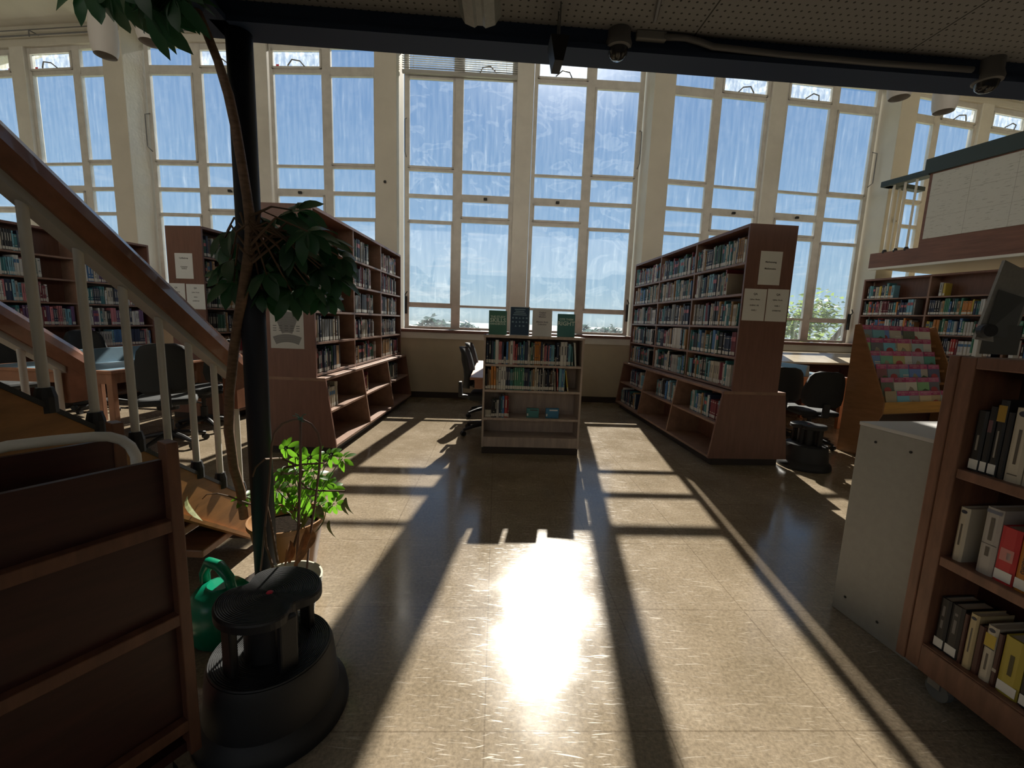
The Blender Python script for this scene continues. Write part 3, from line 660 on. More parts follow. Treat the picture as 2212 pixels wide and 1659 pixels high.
# floor map: two floor plans of a fan shaped building
a, w, h = sign_box(LO, LAZ, 584, 656, 655, 753)
fm = thing('floor_map', 'white floor plan poster on the end of the tall left bookcase', 'poster', a, R(-LAZ))
MB().box(-w / 2, w / 2, -.002, 0, -h / 2, h / 2).build('sheet', mat('poster_paper', (.50, .50, .48), .35), fm)
def fan(mb, cx, cz, r0, r1, a0, a1, y, n=14):
    vs = []
    for k in range(n + 1):
        a = R(a0 + (a1 - a0) * k / n); vs += [(cx + r0 * math.cos(a), y, cz + r0 * math.sin(a)), (cx + r1 * math.cos(a), y, cz + r1 * math.sin(a))]
    mb.add(vs, [(2 * k, 2 * k + 1, 2 * k + 3, 2 * k + 2) for k in range(n)])
GP = mat('map_grey', (.20, .20, .20), .6); GD = mat('map_dark', (.10, .10, .10), .6); GG = mat('map_band_green', (.05, .12, .09), .6)
q = MB(); fan(q, 0, -.45 * h, .30 * h, .76 * h, 68, 112, -.0024); q.build('upper_plan', GP, fm)
q = MB(); fan(q, 0, -.98 * h, .62 * h, .80 * h, 66, 114, -.0024); q.build('lower_plan', GP, fm)
q = MB()
for k in range(7): fan(q, 0, -.45 * h, .34 * h + .05 * h * k, .343 * h + .05 * h * k, 70, 110, -.0027)
for k in range(4): fan(q, 0, -.98 * h, .64 * h + .045 * h * k, .644 * h + .045 * h * k, 67, 113, -.0027)
q.build('plan_lines', GD, fm)
MB().box(-w * .48, w * .48, -.0025, -.002, h * .40, h * .49).build('header_band', GG, fm)
q = MB()
for z in (.0, -.022, -.044):
    for k in range(5): q.box(-.13 + .054 * k, -.098 + .054 * k, -.0026, -.002, z - .003, z + .003)
q.build('map_key', GD, fm)

# ================================================================== LOW MIDDLE BOOKCASE
CO = Vector((-.292, 4.231, 0)); CAZ = R(2.5); CW, CT, CD = 1.0, 1.213, .27
lc = thing('low_bookcase', 'low pale wood bookcase with four tiers standing in the middle aisle', 'bookcase', CO, CAZ)
MB().box(0, .02, 0, CD, .07, CT).build('side_panel', MAPLE, lc, bevel=.002)
MB().box(CW - .02, CW, 0, CD, .07, CT).build('side_panel', MAPLE, lc, bevel=.002)
MB().box(-.004, CW + .004, -.006, CD, CT - .026, CT).build('top_panel', MAPLE, lc, bevel=.002)
MB().box(.02, CW - .02, CD - .012, CD, .07, CT - .026).build('back_panel', MAPLE, lc)
MB().box(.004, CW - .004, .015, CD - .01, 0, .07).build('plinth', DARK, lc)
for z, b in ((.925, 0), (.665, 0), (.378, 0), (.178, .085)):
    MB().box(.02, CW - .02, .004, CD - .012, z - .022, z).build('shelf', MAPLE, lc)
MB().box(.02, CW - .02, .006, .02, .075, .157).build('bottom_rail', MAPLE, lc)
Mc = Matrix.Translation(CO) @ Matrix.Rotation(CAZ, 4, 'Z')
def sp(s): return [tuple(x) for x in s]
n_, w_ = 'navy', 'white'
r1 = [(n_, .022, .225), ('black', .025, .23), (n_, .022, .23), ('teal', .015, .22), (w_, .034, .24), ('pink', .014, .225), ('pink', .014, .225), (n_, .02, .22), ('white', .022, .075), ('blue', .02, .225), ('tan', .016, .225), (w_, .030, .235), ('pink', .014, .23), ('maroon', .012, .20), ('red', .012, .205),
      (n_, .02, .215), ('teal', .016, .22), ('blue', .016, .20), ('teal', .015, .235), (n_, .03, .23), ('white', .017, .24), ('cream', .012, .175), ('dark green', .02, .225), ('grey', .016, .22), ('orange', .019, .235), ('orange', .019, .235), ('orange', .019, .235), (n_, .018, .23), ('cream', .013, .21), ('pink', .012, .19), ('pink', .012, .2), (n_, .014, .215), ('pink', .011, .2),
      ('blue', .015, .205), ('light blue', .015, .205), ('light blue', .015, .205), ('black', .012, .2), ('cream', .010, .085), (n_, .02, .23), ('black', .016, .235), (w_, .033, .24), (w_, .031, .24), (n_, .012, .225), ('light blue', .012, .22), ('light blue', .010, .22), ('teal', .012, .2, -4), (w_, .014, .235, -5)]
row('low middle bookcase', 'top shelf', 'books on the low middle bookcase', Mc @ Matrix.Translation((.026, .018, .925)), 0, .95, .24, PMIX, 41, specs=r1, lean=False, dmax=.2)
r2 = [('black', .018, .16), ('brown', .016, .21), ('tan', .014, .2), ('orange', .022, .235, -1), ('orange', .022, .235, -1), ('cream', .018, .22, -1), (w_, .024, .235), (w_, .024, .235), (w_, .024, .235)] + [(n_, .02, .225)] * 2 + [('teal', .013, .215), ('teal', .013, .215), ('dark green', .016, .225)] + [('green', .018, .23)] * 5 + [(n_, .017, .22)] * 3 + [('teal', .013, .2), ('grey', .014, .21), ('tan', .02, .22), ('cream', .018, .235), ('cream', .018, .22), (n_, .012, .2), ('white', .010, .215), ('black', .016, .19), ('white', .010, .235), ('grey', .018, .21), ('black', .016, .2), (n_, .016, .215), ('black', .016, .2), ('brown', .016, .21), ('grey', .018, .23), ('cream', .010, .2, -3), ('red', .012, .23, -4), ('light blue', .013, .23), ('light blue', .013, .23), ('blue', .013, .225), ('light blue', .013, .23), ('yellow', .011, .215, -9)]
row('low middle bookcase', 'second shelf', 'books on the low middle bookcase', Mc @ Matrix.Translation((.026, .018, .665)), 0, .96, .235, PMIX, 42, specs=r2, lean=False, dmax=.2)
r3 = [('cream', .065, .075)] + [('black', .017, .19), ('black', .017, .19), ('black', .017, .19), ('white', .010, .18), ('white', .010, .18), (n_, .018, .215), ('teal', .010, .215), ('blue', .022, .225), ('red', .035, .225), ('maroon', .010, .215)]
row('low middle bookcase', 'third shelf', 'books on the low middle bookcase', Mc @ Matrix.Translation((.026, .025, .378)), 0, .6, .23, PMIX, 43, specs=r3, lean=False, dmax=.2)
for i, (u, w, h, c, lab, body) in enumerate(((.455, .125, .10, 'green', 'small teal box with dark heading standing on the third shelf of the low bookcase', 'REFWORKS'), (.652, .135, .105, 'blue', 'small blue box standing on the third shelf of the low bookcase', 'Harvard'))):
    t = thing('leaflet_box', lab, 'box', Mc @ Vector((u, .05, .378)), CAZ, 'small boxes on the low bookcase')
    m_ = mat('box_' + c, (.05, .20, .21) if i == 0 else (.03, .17, .32), .45)
    MB().box(0, w, 0, .03, 0, h).build('box_body', m_, t, bevel=.003)
    MB().box(.004, .018, -.0008, 0, .02, .045).build('spine_label', PAPER, t)
    MB().box(w * .28, w * .90, -.0006, 0, h * .74, h * .86).build('heading', INK if i == 0 else PAPER, t)
# books and notices standing on top
def display(name, label, cat, u, y, w, h, col, lines, tilt=8, yawd=0, holder=False, d=.012):
    t = thing(name, label, cat, Mc @ Vector((u, y, CT + .0005)), CAZ + R(yawd), 'display on top of the low bookcase')
    Mt = Matrix.Rotation(R(-tilt), 4, 'X')
    q = MB().box(-w / 2, w / 2, 0, d, .0, h, M=Mt).build('cover' if not holder else 'sheet', mat('display_' + name + str(int(u * 100)), col, .35), t, bevel=.002)
    if not holder: MB().box(-w / 2 + .003, w / 2 - .001, .002, d - .002, .002, h + .001, M=Mt).build('pages', PAPER, t)
    yb_ = h * .55 * math.tan(R(tilt)) + d + .004; MB().add([(-w * .3, yb_, h * .55), (w * .3, yb_, h * .55), (w * .3, h * .40, 0), (-w * .3, h * .40, 0), (-w * .3, yb_ + .003, h * .55), (w * .3, yb_ + .003, h * .55), (w * .3, h * .40 + .003, 0), (-w * .3, h * .40 + .003, 0)], [(0, 1, 2, 3), (7, 6, 5, 4), (0, 4, 5, 1), (2, 6, 7, 3), (0, 3, 7, 4), (1, 5, 6, 2)]).build('stand', CHROME, t, recalc=True)
    if holder:
        gl = mat('acrylic', (.85, .87, .87), .08, spec=.6)
        e = .006
        fr = MB()
        for (a0, a1, b0, b1) in ((-w / 2 - e, -w / 2, 0, h), (w / 2, w / 2 + e, 0, h), (-w / 2 - e, w / 2 + e, h, h + e)): fr.box(a0, a1, -.002, d, b0, b1, M=Mt)
        fr.build('acrylic_edge', gl, t)
        MB().box(-w / 2 - e, w / 2 + e, -.03, h * .34, 0, .003).build('acrylic_foot', gl, t)
    for (z, s, body, m_, sx) in lines:
        p = Mt @ Vector((0, -.0012, z)); text('lettering', body, s, p, t, m_, (R(90 - (-tilt)) if False else R(90) - R(tilt) * 1.0, 0, 0), sx=sx)
    return t
PT = mat('pale_lettering', (.62, .74, .66), .6); PT2 = mat('faint_lettering', (.24, .36, .46), .6)
G1 = display('study_book', 'green paperback about study skills, leftmost of the four on the low bookcase', 'book', .135, .15, .185, .245, (.07, .20, .15), [(.180, .029, 'THE STUDY', PT, 1), (.144, .058, 'SKILLS', PT, 1.0), (.108, .028, 'HANDBOOK', PT, 1.0)], tilt=10, yawd=4)
D2 = display('poster_holder', 'dark blue poster with rows of icons in a clear stand', 'poster', .355, .15, .190, .285, (.03, .065, .12), [], tilt=6, holder=True, d=.004)
ic = MB()
for z_, w_2 in ((.262, .11), (.243, .09), (.226, .12), (.208, .14)): ic.box(-w_2 / 2, w_2 / 2, -.0016, -.001, z_ - .005, z_ + .004, M=Matrix.Rotation(R(-6), 4, 'X'))
for rr_ in range(3):
    for cc in range(5 if rr_ < 2 else 3):
        x = (-.07 + .035 * cc) if rr_ < 2 else (-.04 + .04 * cc); z = .175 - .04 * rr_
        Mi = Matrix.Rotation(R(-6), 4, 'X')
        if (rr_ + cc) % 3 == 0: ic.prism([(x + .009 * math.cos(k * math.pi / 6), z + .009 * math.sin(k * math.pi / 6)) for k in range(12)][::-1], -.0016, -.001, 'y', M=Mi)
        elif (rr_ + cc) % 3 == 1: ic.box(x - .010, x + .010, -.0016, -.001, z - .007, z + .007, M=Mi)
        else: ic.prism([(x - .01, z - .008), (x + .01, z - .008), (x, z + .01)][::-1], -.0016, -.001, 'y', M=Mi)
ic.build('icons', PT2, D2)
WL = mat('grey_lettering', (.16, .15, .19), .6)
W3 = display('notice_holder', 'white study collection notice in a clear stand on the low bookcase', 'notice', .585, .15, .190, .27, (.66, .65, .64), [(.238, .021, 'Casgliad', WL, 1), (.216, .021, 'Astudio', WL, 1), (.194, .021, 'Effeithiol', WL, 1), (.142, .021, 'Effective Study', WL, 1), (.118, .021, 'Collection', WL, 1)], tilt=6, holder=True, d=.004)
G4 = display('reference_book', 'teal paperback about citing, rightmost of the four on the low bookcase', 'book', .83, .14, .18, .235, (.06, .20, .20), [(.178, .029, 'CITE THEM', PT, 1.0), (.135, .060, 'RIGHT', PT, 1.0)], tilt=10, yawd=-6)

# ================================================================== STAIRCASE
SX0, SX1 = -1.45, -2.35; K = .73
st = thing('staircase', 'open staircase with wooden side panels, white balusters and thick varnished handrails', 'staircase', ((SX0 + SX1) / 2, 2.42, 0))
sx = (SX0 - SX1) / 2
def stop(y): return 1.111 - K * (y + 2.42 - 1.191)      # top edge of side panel (local y)
def sbot(y): return max(0, .421 - K * (y + 2.42 - 1.8))
def panel(x0, x1, name):
    yb = -3.45
    poly = [(0, 0), (0, stop(0)), (yb, stop(yb)), (yb, sbot(yb)), (-.044, 0)]
    MB().prism(poly, x0, x1, 'x').build(name, OAK, st)
panel(sx - .03, sx, 'side_panel'); panel(-sx, -sx + .03, 'side_panel')
def strip(x0, x1, f0, f1, name, m, y0=0.0, y1=-3.45, bevel=0.0):
    return MB().prism([(y0, f0(y0)), (y0, f1(y0)), (y1, f1(y1)), (y1, f0(y1))], x0, x1, 'x').build(name, m, st, bevel=bevel)
strip(sx - .034, sx + .004, lambda y: stop(y), lambda y: stop(y) + .018, 'panel_capping', BLACK)
strip(-sx - .004, -sx + .034, lambda y: stop(y), lambda y: stop(y) + .018, 'panel_capping', BLACK)
strip(sx - .02, sx + .016, lambda y: sbot(y) if y < -.05 else 0, lambda y: (sbot(y) if y < -.05 else 0) + .022, 'bottom_moulding', OAK, -.06)
strip(-sx + .03, sx - .03, lambda y: sbot(y) + .01, lambda y: sbot(y) + .03, 'soffit_board', CARTW, -.08)
for k in range(14):
    y = -.22 - .245 * k; z = .17 * (k + 1)
    if z < 2.55: MB().box(-sx + .03, sx - .03, y - .26, y + .02, z - .04 + .02, z + .02).build('tread', TABLEW, st, bevel=.006)
for x in (sx - .015, -sx + .015):
    def rtop(y): return 1.846 - K * (y + 2.42 - 1.275)
    y0 = -.13; n = 8
    prof = [(-.038, -.095), (-.048, -.05), (-.043, -.02), (-.024, 0), (.024, 0), (.043, -.02), (.048, -.05), (.038, -.095)]
    ys = [y0 - .02, y0 - .10, -3.3]; vs = []
    for y in ys: vs += [(x + a, y, rtop(y) + b * 1.5) for a, b in prof]
    vsd = [(x + a, y0, rtop(y0 - .02) - .02 + b * 1.4) for a, b in prof]
    m_ = MB(); allv = vsd + vs
    fs = [(i * 8 + k, i * 8 + (k + 1) % 8, (i + 1) * 8 + (k + 1) % 8, (i + 1) * 8 + k) for i in range(3) for k in range(8)] + [tuple(range(7, -1, -1)), tuple(range(24, 32))]
    m_.add(allv, fs); m_.box(x - .036, x + .036, y0 - .10, y0, rtop(y0) - .26, rtop(y0) - .05)
    m_.build('handrail', RAIL, st, recalc=True)
    MB().prism([(y0 - .10, rtop(y0 - .10) - .175), (y0 - .10, rtop(y0 - .1) - .112), (-3.3, rtop(-3.3) - .112), (-3.3, rtop(-3.3) - .175)], x - .026, x + .026, 'x').build('rail_bar', RAILBAR, st)
    for k in range(15):
        y = -.190 - .152 * k - (0 if x > 0 else .06)
        if y < -2.7: break
        b = MB().tube([(x, y, stop(y) + .05), (x, y, rtop(y) - .15)], .0140, 12).build('baluster', BALUS, st, smooth=True, angle=40)
        MB().lathe([(.028, -.02), (.028, .03), (.021, .06), (.016, .06)], 12, (x, y, stop(y) + .015)).build('baluster_shoe', BLACK, b)

# ================================================================== STEP STOOLS
def lobes(a): return 1 - .30 * math.exp(-((((a - 2.4) + math.pi) % (2 * math.pi)) - math.pi) ** 2 / .10) - .30 * math.exp(-((((a - 5.54) + math.pi) % (2 * math.pi)) - math.pi) ** 2 / .10)
def make_stool(label):
    t = thing('step_stool', label, 'step stool', (0, 0, 0), 0, 'round plastic step stools')
    g = []; 
    MB().lathe([(.235, 0), (.238, .012), (.232, .045), (.205, .075), (.190, .215), (.183, .232), (.0, .234)], 48, cap=False).build('skirt', BLACK, t, smooth=True, angle=35)
    pr = [(.182, .2345)]
    for k in range(30):
        r_ = .180 - .006 * k; pr += [(r_, .2385), (r_ - .003, .2385), (r_ - .0032, .2355), (r_ - .0058, .2355)]
    MB().lathe(pr + [(0, .2355)], 48, cap=False).build('lower_step', BLACK, t)
    MB().lathe([(.082, .23), (.078, .41)], 40, shape=lobes).build('core', BLACK, t)
    for a in (R(40), R(220), R(300)):
        M = Matrix.Rotation(a, 4, 'Z'); MB().box(.118, .142, -.028, .028, .232, .415, M=M).build('post', BLACK, t, bevel=.006)
    pr = [(.150, .400), (.158, .405), (.158, .428), (.155, .434)]
    for k in range(24):
        r_ = .152 - .006 * k; pr += [(r_, .4365), (r_ - .003, .4365), (r_ - .0032, .4335), (r_ - .0058, .4335)]
    MB().lathe([(0, .400)] + pr + [(0, .4335)], 72, shape=lobes, cap=False).build('top_step', BLACK, t)
    MB().lathe([(.0, .440), (.008, .4395), (.011, .436), (.011, .433)][::-1], 16, cap=False).build('centre_button', REDP, t, label='small red button')
    return t
sA = make_stool('black two-step stool in the foreground with a ribbed top and red button'); sA.location = (-.775, 1.295, 0); sA.rotation_euler = (0, 0, R(20))
dup(sA, (3.0, 4.22, 0), R(70), 'small dark step stool standing beside the end of the tall right bookcase')

# ================================================================== EMPTY BOOK TRUCK, lower left
E0 = Vector((-.86, 1.07, 0)); TA = R(30); tn_ = Vector((math.cos(TA), -math.sin(TA), 0)); tl_ = Vector((math.sin(TA), math.cos(TA), 0))
TOr = E0 - tn_ * .19
tk = thing('book_truck', 'empty dark wooden book truck with a curved tube handle in the left foreground', 'book truck', TOr, -TA)
for y in (-.028, -.95):
    for x in (.145, -.195): MB().box(x, x + .05, y, y + .028, .10, 1.012).build('end_post', CARTE, tk, bevel=.003)
    MB().box(-.145, .145, y + .004, y + .022, .12, .80).build('end_panel', CARTW, tk)
for s in (1, -1):
    for z0, z1 in ((.80, .965), (.53, .785), (.20, .515)):
        MB().box(min(s * .15, s * .165), max(s * .15, s * .165), -.925, -.025, z0 - .01, z1).build('back_board', CARTW, tk)
    for z in (.785, .515, .19):
        MB().box(min(s * .14, s * .192), max(s * .14, s * .192), -.925, -.025, z - .012, z + .022).build('shelf_lip', CARTE, tk, bevel=.003)
MB().box(-.17, .17, -.93, -.02, .10, .13).build('base_board', CARTW, tk)
for a in (.14, -.14):
    for y in (-.87, -.09):
        w = MB().tube([(a - .014, y, .045), (a + .014, y, .045)], .045, 16).build('castor', BLACK, tk)
        MB().box(a - .02, a + .02, y - .015, y + .03, .05, .10).build('castor_fork', CHROME, w)
hp = []
o_ = TOr + tn_ * .06
for (x, y) in ((325, 1000), (323, 978), (312, 958), (294, 945), (268, 938), (235, 938), (150, 946), (60, 957), (20, 967), (-8, 985), (-20, 1030)):
    d = ray(x, y); p = CAM + d * ((o_ - CAM).dot(tn_) / d.dot(tn_)); hp.append(tk.matrix_world.inverted() @ p if False else Matrix.Rotation(TA, 4, 'Z') @ (p - TOr))
hp = [Vector((q.x, max(-.91, q.y - .03), q.z)) for q in hp]
MB().tube([(.06, hp[0].y, .80)] + hp + [(.06, hp[-1].y, .80)], .0125, 10).build('handle', WHITEP, tk, smooth=True)
MB().box(.03, .15, hp[0].y - .012, hp[0].y + .012, .80, .83).box(.03, .15, hp[-1].y - .012, hp[-1].y + .012, .80, .83).build('handle_bracket', CHROME, tk)

# ================================================================== BOOK CART, lower right
KA = R(6)
ck = thing('book_cart', 'brown wooden book cart on castors in the right foreground, full of novels', 'book cart', (1.582, 1.557, 0), KA)
for y0 in (-.085, -1.2):
    MB().box(0, .40, y0, y0 + .05, .095, 1.285).build('end_panel', CART2, ck, bevel=.004)
    MB().box(-.004, .06, y0 + (.05 if y0 > -.5 else -.035), y0 + (.085 if y0 > -.5 else 0), .095, 1.287).build('corner_post', CART2, ck, bevel=.004)
MB().box(0, .40, -1.15, -.085, 1.245, 1.287).build('top_board', CART2, ck, bevel=.004)
MB().box(.195, .205, -1.15, -.085, .2, 1.245).build('centre_panel', CARTW, ck)
for z in (.89, .555): MB().box(.004, .396, -1.15, -.085, z - .035, z).build('shelf', CART2, ck, bevel=.003)
MB().box(.004, .396, -1.15, -.085, .165, .2).build('shelf', CART2, ck)
MB().box(-.002, .03, -1.15, -.085, .092, .196).build('bottom_rail', CART2, ck, bevel=.004)
MB().box(.37, .402, -1.15, -.085, .092, .196).build('bottom_rail', CART2, ck, bevel=.004)
for a in (.05, .35):
    for y in (-1.1, -.13):
        w = MB().tube([(a - .012, y, .04), (a + .012, y, .04)], .04, 18).build('castor', mat('castor_rubber', (.16, .16, .155), .5), ck)
        MB().box(a - .018, a + .018, y - .012, y + .03, .045, .096).build('castor_fork', CHROME, w)
Mk = Matrix.Translation(ck.location) @ Matrix.Rotation(KA, 4, 'Z')
CB = {'K': (.018, .018, .02), 'W': (.50, .45, .36), 'G': (.40, .37, .34), 'R': (.50, .03, .035), 'O': (.45, .17, .02), 'P': (.03, .012, .022), 'L': (.32, .40, .34), 'D': (.30, .09, .06), 'Y': (.42, .34, .04), 'C': (.48, .39, .22), 'M': (.07, .025, .02)}
cart_n = 0
def cart_book(z, off, code, t, h, label, txt=None, sticker=True, dot=None, bands=(), ang=0, tsize=.018, tcol=None, yaw=0, d=None):
    global cart_n; cart_n += 1
    d = d or min(.155, h * .68)
    M = Mk @ Matrix.Translation((.028, -.09 - off - t / 2, z)) @ Matrix.Rotation(R(-90 + yaw), 4, 'Z')
    if ang: M = M @ Matrix.Translation((-t / 2, 0, 0)) @ Matrix.Rotation(R(ang), 4, 'Y') @ Matrix.Translation((t / 2, 0, 0))
    o = bpy.data.objects.new('book', None); C.objects.link(o); o.matrix_world = M; o.empty_display_size = .05
    tag(o, label, 'book', 'novels on the book cart')
    c = CB[code]; mb = MB(); book_geo(mb, t, h, d, c, 0, parts=('cover',)); mb.build('cover', BOOK, o, vc=True)
    mb = MB(); book_geo(mb, t, h, d, c, 0, parts=('pages',)); mb.build('pages', BOOK, o, vc=True)
    y = -.0008
    if bands:
        mb = MB()
        for (x0, x1, z0, z1, cc) in bands: mb.add([(x0 * t, y, z0 * h), (x1 * t, y, z0 * h), (x1 * t, y, z1 * h), (x0 * t, y, z1 * h)], [(0, 1, 2, 3)], cc)
        mb.build('spine_print', BOOK, o, vc=True)
    if sticker: MB().box(-t * .44, t * .44, y - .0004, 0, .008, .042).build('spine_label', PAPER, o)
    if dot:
        a_ = [(t * .30 * math.cos(k * .5236), h * .925 + t * .22 * math.sin(k * .5236)) for k in range(12)]
        MB().prism(a_[::-1], y - .0004, 0, 'y').build('spine_emblem', mat('emblem_' + dot, {'navy': (.03, .035, .06), 'orange': (.55, .22, .03)}[dot], .5), o)
    if txt: text('lettering', txt, tsize, (0, y - .0006, h * .56), o, mat('cart_lettering_' + (tcol or 'k'), {'k': (.06, .05, .05), 'w': (.45, .43, .40)}[tcol or 'k'], .6), (R(90), R(90), 0))
    return o
def bars(x0, x1, zs, c): return [(x0, x1, a, b, c) for a, b in zs]
DKC, LTC = (.10, .085, .07), (.30, .28, .25)
off = .006
for args in (
    ('K', .030, .215, 'black book with white spine label, first on the cart top shelf', dict(bands=bars(-.1, .1, [(.35, .6)], LTC))),
    ('K', .020, .235, 'thin black book second on the cart top shelf, reddish mark on spine', dict(bands=bars(-.3, .3, [(.62, .8)], (.14, .07, .08)))),
    ('K', .024, .262, 'tall dark book with a yellow patch high on its spine, cart top shelf', dict(bands=[(-.48, .48, .72, .93, (.36, .22, .03)), (-.1, .1, .25, .6, LTC)])),
    ('K', .016, .225, 'slim black book before the two white novels, cart top shelf', dict(sticker=False)),
    ('W', .044, .245, 'thick cream novel with dark oval emblem, left of a matching pair', dict(dot='navy', sticker=False, bands=bars(-.10, .08, [(.25, .72)], DKC) + bars(-.3, .3, [(.10, .115)], DKC))),
    ('W', .046, .243, 'thick cream novel with dark oval emblem, right of a matching pair', dict(dot='navy', sticker=False, bands=bars(-.08, .08, [(.35, .74)], DKC) + bars(-.3, .3, [(.10, .115)], DKC))),
    ('D', .046, .245, 'brick red novel with dark capital lettering on the cart top shelf', dict(txt='WUTHERING', tsize=.026, sticker=False, bands=[(-.46, .46, .02, .12, (.36, .28, .22))])),
    ('W', .046, .24, 'cream novel right of the brick red one on the cart top shelf', dict(sticker=False, bands=bars(-.08, .08, [(.3, .7)], DKC) + bars(-.3, .3, [(.10, .115)], DKC))),
    ('M', .035, .23, 'brown novel further right on the cart top shelf', {}), ('K', .04, .22, 'black novel after the brown one on the cart top shelf', {}), ('C', .04, .235, 'straw coloured novel near the end of the cart top shelf', {})):
    cart_book(.89, off, args[0], args[1], args[2], args[3], **args[4]); off += args[1] + .003
off = .010
for args in (
    ('W', .030, .20, 'cream novel with oval emblem standing at an angle, middle cart shelf', dict(dot='navy', sticker=False, bands=bars(-.1, .1, [(.3, .7)], DKC), gap=.045)),
    ('G', .046, .235, 'grey white novel with a black line across the spine, middle cart shelf', dict(sticker=False, bands=bars(-.12, .12, [(.52, .86), (.28, .42)], DKC) + [(-.5, .5, .455, .465, (.05, .05, .05)), (-.45, .45, .92, .97, (.14, .15, .20))])),
    ('R', .052, .19, 'bright red book with a round white badge on the spine', dict(bands=[(-.34, .34, .40, .62, (.55, .22, .20)), (.0, .2, .44, .56, (.55, .42, .40))], sticker=True)),
    ('O', .034, .225, 'orange novel with black capitals down its spine, middle cart shelf', dict(txt='KAZUO ISHIGURO', tsize=.016)),
    ('P', .030, .185, 'dark purple paperback right of the orange novel', dict(sticker=False, bands=bars(-.15, .15, [(.2, .42), (.48, .58), (.66, .8)], (.14, .11, .13)))),
    ('L', .046, .225, 'pale green novel with black lettering, middle cart shelf', dict(sticker=False, bands=bars(-.12, .12, [(.50, .64), (.68, .78)], (.03, .03, .03)) + bars(-.3, .3, [(.06, .075), (.9, .91)], DKC))),
    ('R', .036, .2, 'red novel after the pale green one, middle cart shelf', {}), ('K', .04, .22, 'black novel further right on the middle cart shelf', {}), ('C', .04, .2, 'straw coloured novel on the middle cart shelf', {}), ('W', .04, .22, 'cream novel near the end of the middle cart shelf', {})):
    kw = dict(args[4]); g_ = kw.pop('gap', .003)
    cart_book(.555, off, args[0], args[1], args[2], args[3], **kw); off += args[1] + g_
off = .006
for args in (
    ('K', .034, .2, 'black book with white label, first on the lowest cart shelf', dict(bands=bars(-.12, .12, [(.42, .58), (.66, .86)], (.16, .15, .15)))),
    ('K', .040, .2, 'black book with white label, second on the lowest cart shelf', dict(bands=bars(-.12, .12, [(.46, .72), (.8, .85)], (.16, .15, .15)))),
    ('M', .012, .19, 'thin brown paperback before the straw novel, lowest cart shelf', dict(sticker=False)),
    ('C', .026, .205, 'straw coloured novel with dark oval emblem, lowest cart shelf', dict(dot='navy', sticker=False, bands=bars(-.08, .08, [(.3, .75)], DKC))),
    ('M', .020, .18, 'dark red brown paperback between pale novels, lowest cart shelf', dict(sticker=False)),
    ('W', .030, .2, 'two-tone novel, yellow above and cream below, lowest cart shelf', dict(dot='navy', sticker=False, bands=[(-.49, .49, .62, .85, (.50, .36, .03)), (-.5, .5, .60, .615, (.03, .03, .03))] + bars(-.1, .1, [(.2, .5)], DKC))),
    ('M', .014, .19, 'thin dark paperback left of the yellow novel', dict(sticker=False, bands=bars(-.4, .4, [(.28, .34)], (.4, .36, .3)))),
    ('Y', .056, .2, 'wide yellow novel with dark lettering on the lowest cart shelf', dict(bands=bars(-.1, .1, [(.36, .72)], (.06, .05, .01)))),
    ('K', .060, .2, 'thick black novel with white label right of the yellow one', dict(bands=bars(-.1, .1, [(.7, .8)], (.16, .15, .15)))),
    ('K', .046, .19, 'black novel with an orange spot on its spine, lowest cart shelf', dict(bands=[(-.3, .3, .5, .66, (.5, .25, .02)), (-.3, .3, .25, .42, (.12, .10, .08))])),
    ('M', .04, .2, 'brown novel near the end of the lowest cart shelf', {}), ('K', .04, .2, 'last black novel on the lowest cart shelf', {})):
    cart_book(.2, off, args[0], args[1], args[2], args[3], **args[4]); off += args[1] + .0025

# ================================================================== GREY CABINET AND READER
GA_ = R(8.6)
cb = thing('steel_cabinet', 'grey metal cabinet with small screw holes beside the book cart', 'cabinet', (1.640, 1.968, 0), GA_)
MB().box(0, .47, -.40, 0, .0, .93).build('body', GREYP, cb, bevel=.003)
MB().box(-.003, .473, -.403, .003, .93, .947).build('top_panel', mat('sunlit_grey_top', (.52, .51, .50), .45), cb, bevel=.003)  # top coloured lighter than the body to look sunlit
for (y, z) in ((-.085, .87), (-.235, .87), (-.06, .09), (-.22, .078)): MB().tube([(-.0025, y, z), (.002, y, z)], .006, 8).build('screw', BLACK, cb)
MB().box(.468, .474, -.385, -.015, .08, .90).build('door', GREYP, cb)
rd = thing('film_reader', 'grey upright reader with a slanted hood and black knob on the cabinet', 'reader', (1.985, 1.82, .9475), R(-12))
MB().box(-.05, .10, -.10, .10, 0, .02).build('base', MESHG, rd, bevel=.004)
MB().box(-.052, -.030, -.04, -.02, .02, .46).box(.075, .095, -.04, -.02, .02, .40).build('upright', WHITEP, rd)
MB().box(-.04, .085, -.045, -.03, .34, .46).build('lower_screen', mat('reader_dark_screen', (.06, .06, .055), .3), rd)
MB().add([(-.075, -.055, .40), (.07, -.035, .38), (.115, -.02, .66), (-.028, -.06, .715), (-.075, -.04, .40), (.07, -.02, .38), (.115, -.005, .66), (-.028, -.045, .715)], [(0, 1, 2, 3), (7, 6, 5, 4), (0, 4, 5, 1), (1, 5, 6, 2), (2, 6, 7, 3), (3, 7, 4, 0)]).build('hood', MESHG, rd, recalc=True)
MB().add([(-.048, -.058, .42), (.06, -.0425, .405), (.085, -.034, .57), (-.03, -.060, .60)], [(0, 1, 2, 3)]).build('window', mat('reader_dark_screen', (.06, .06, .055), .3), rd)
MB().lathe([(.0, -.05), (.024, -.05), (.028, -.04), (.028, -.015), (.0, -.01)], 18, M=Matrix.Translation((-.055, -.045, .435)) @ Matrix.Rotation(R(-90), 4, 'X')).build('knob', BLACK, rd, label='round black knob')

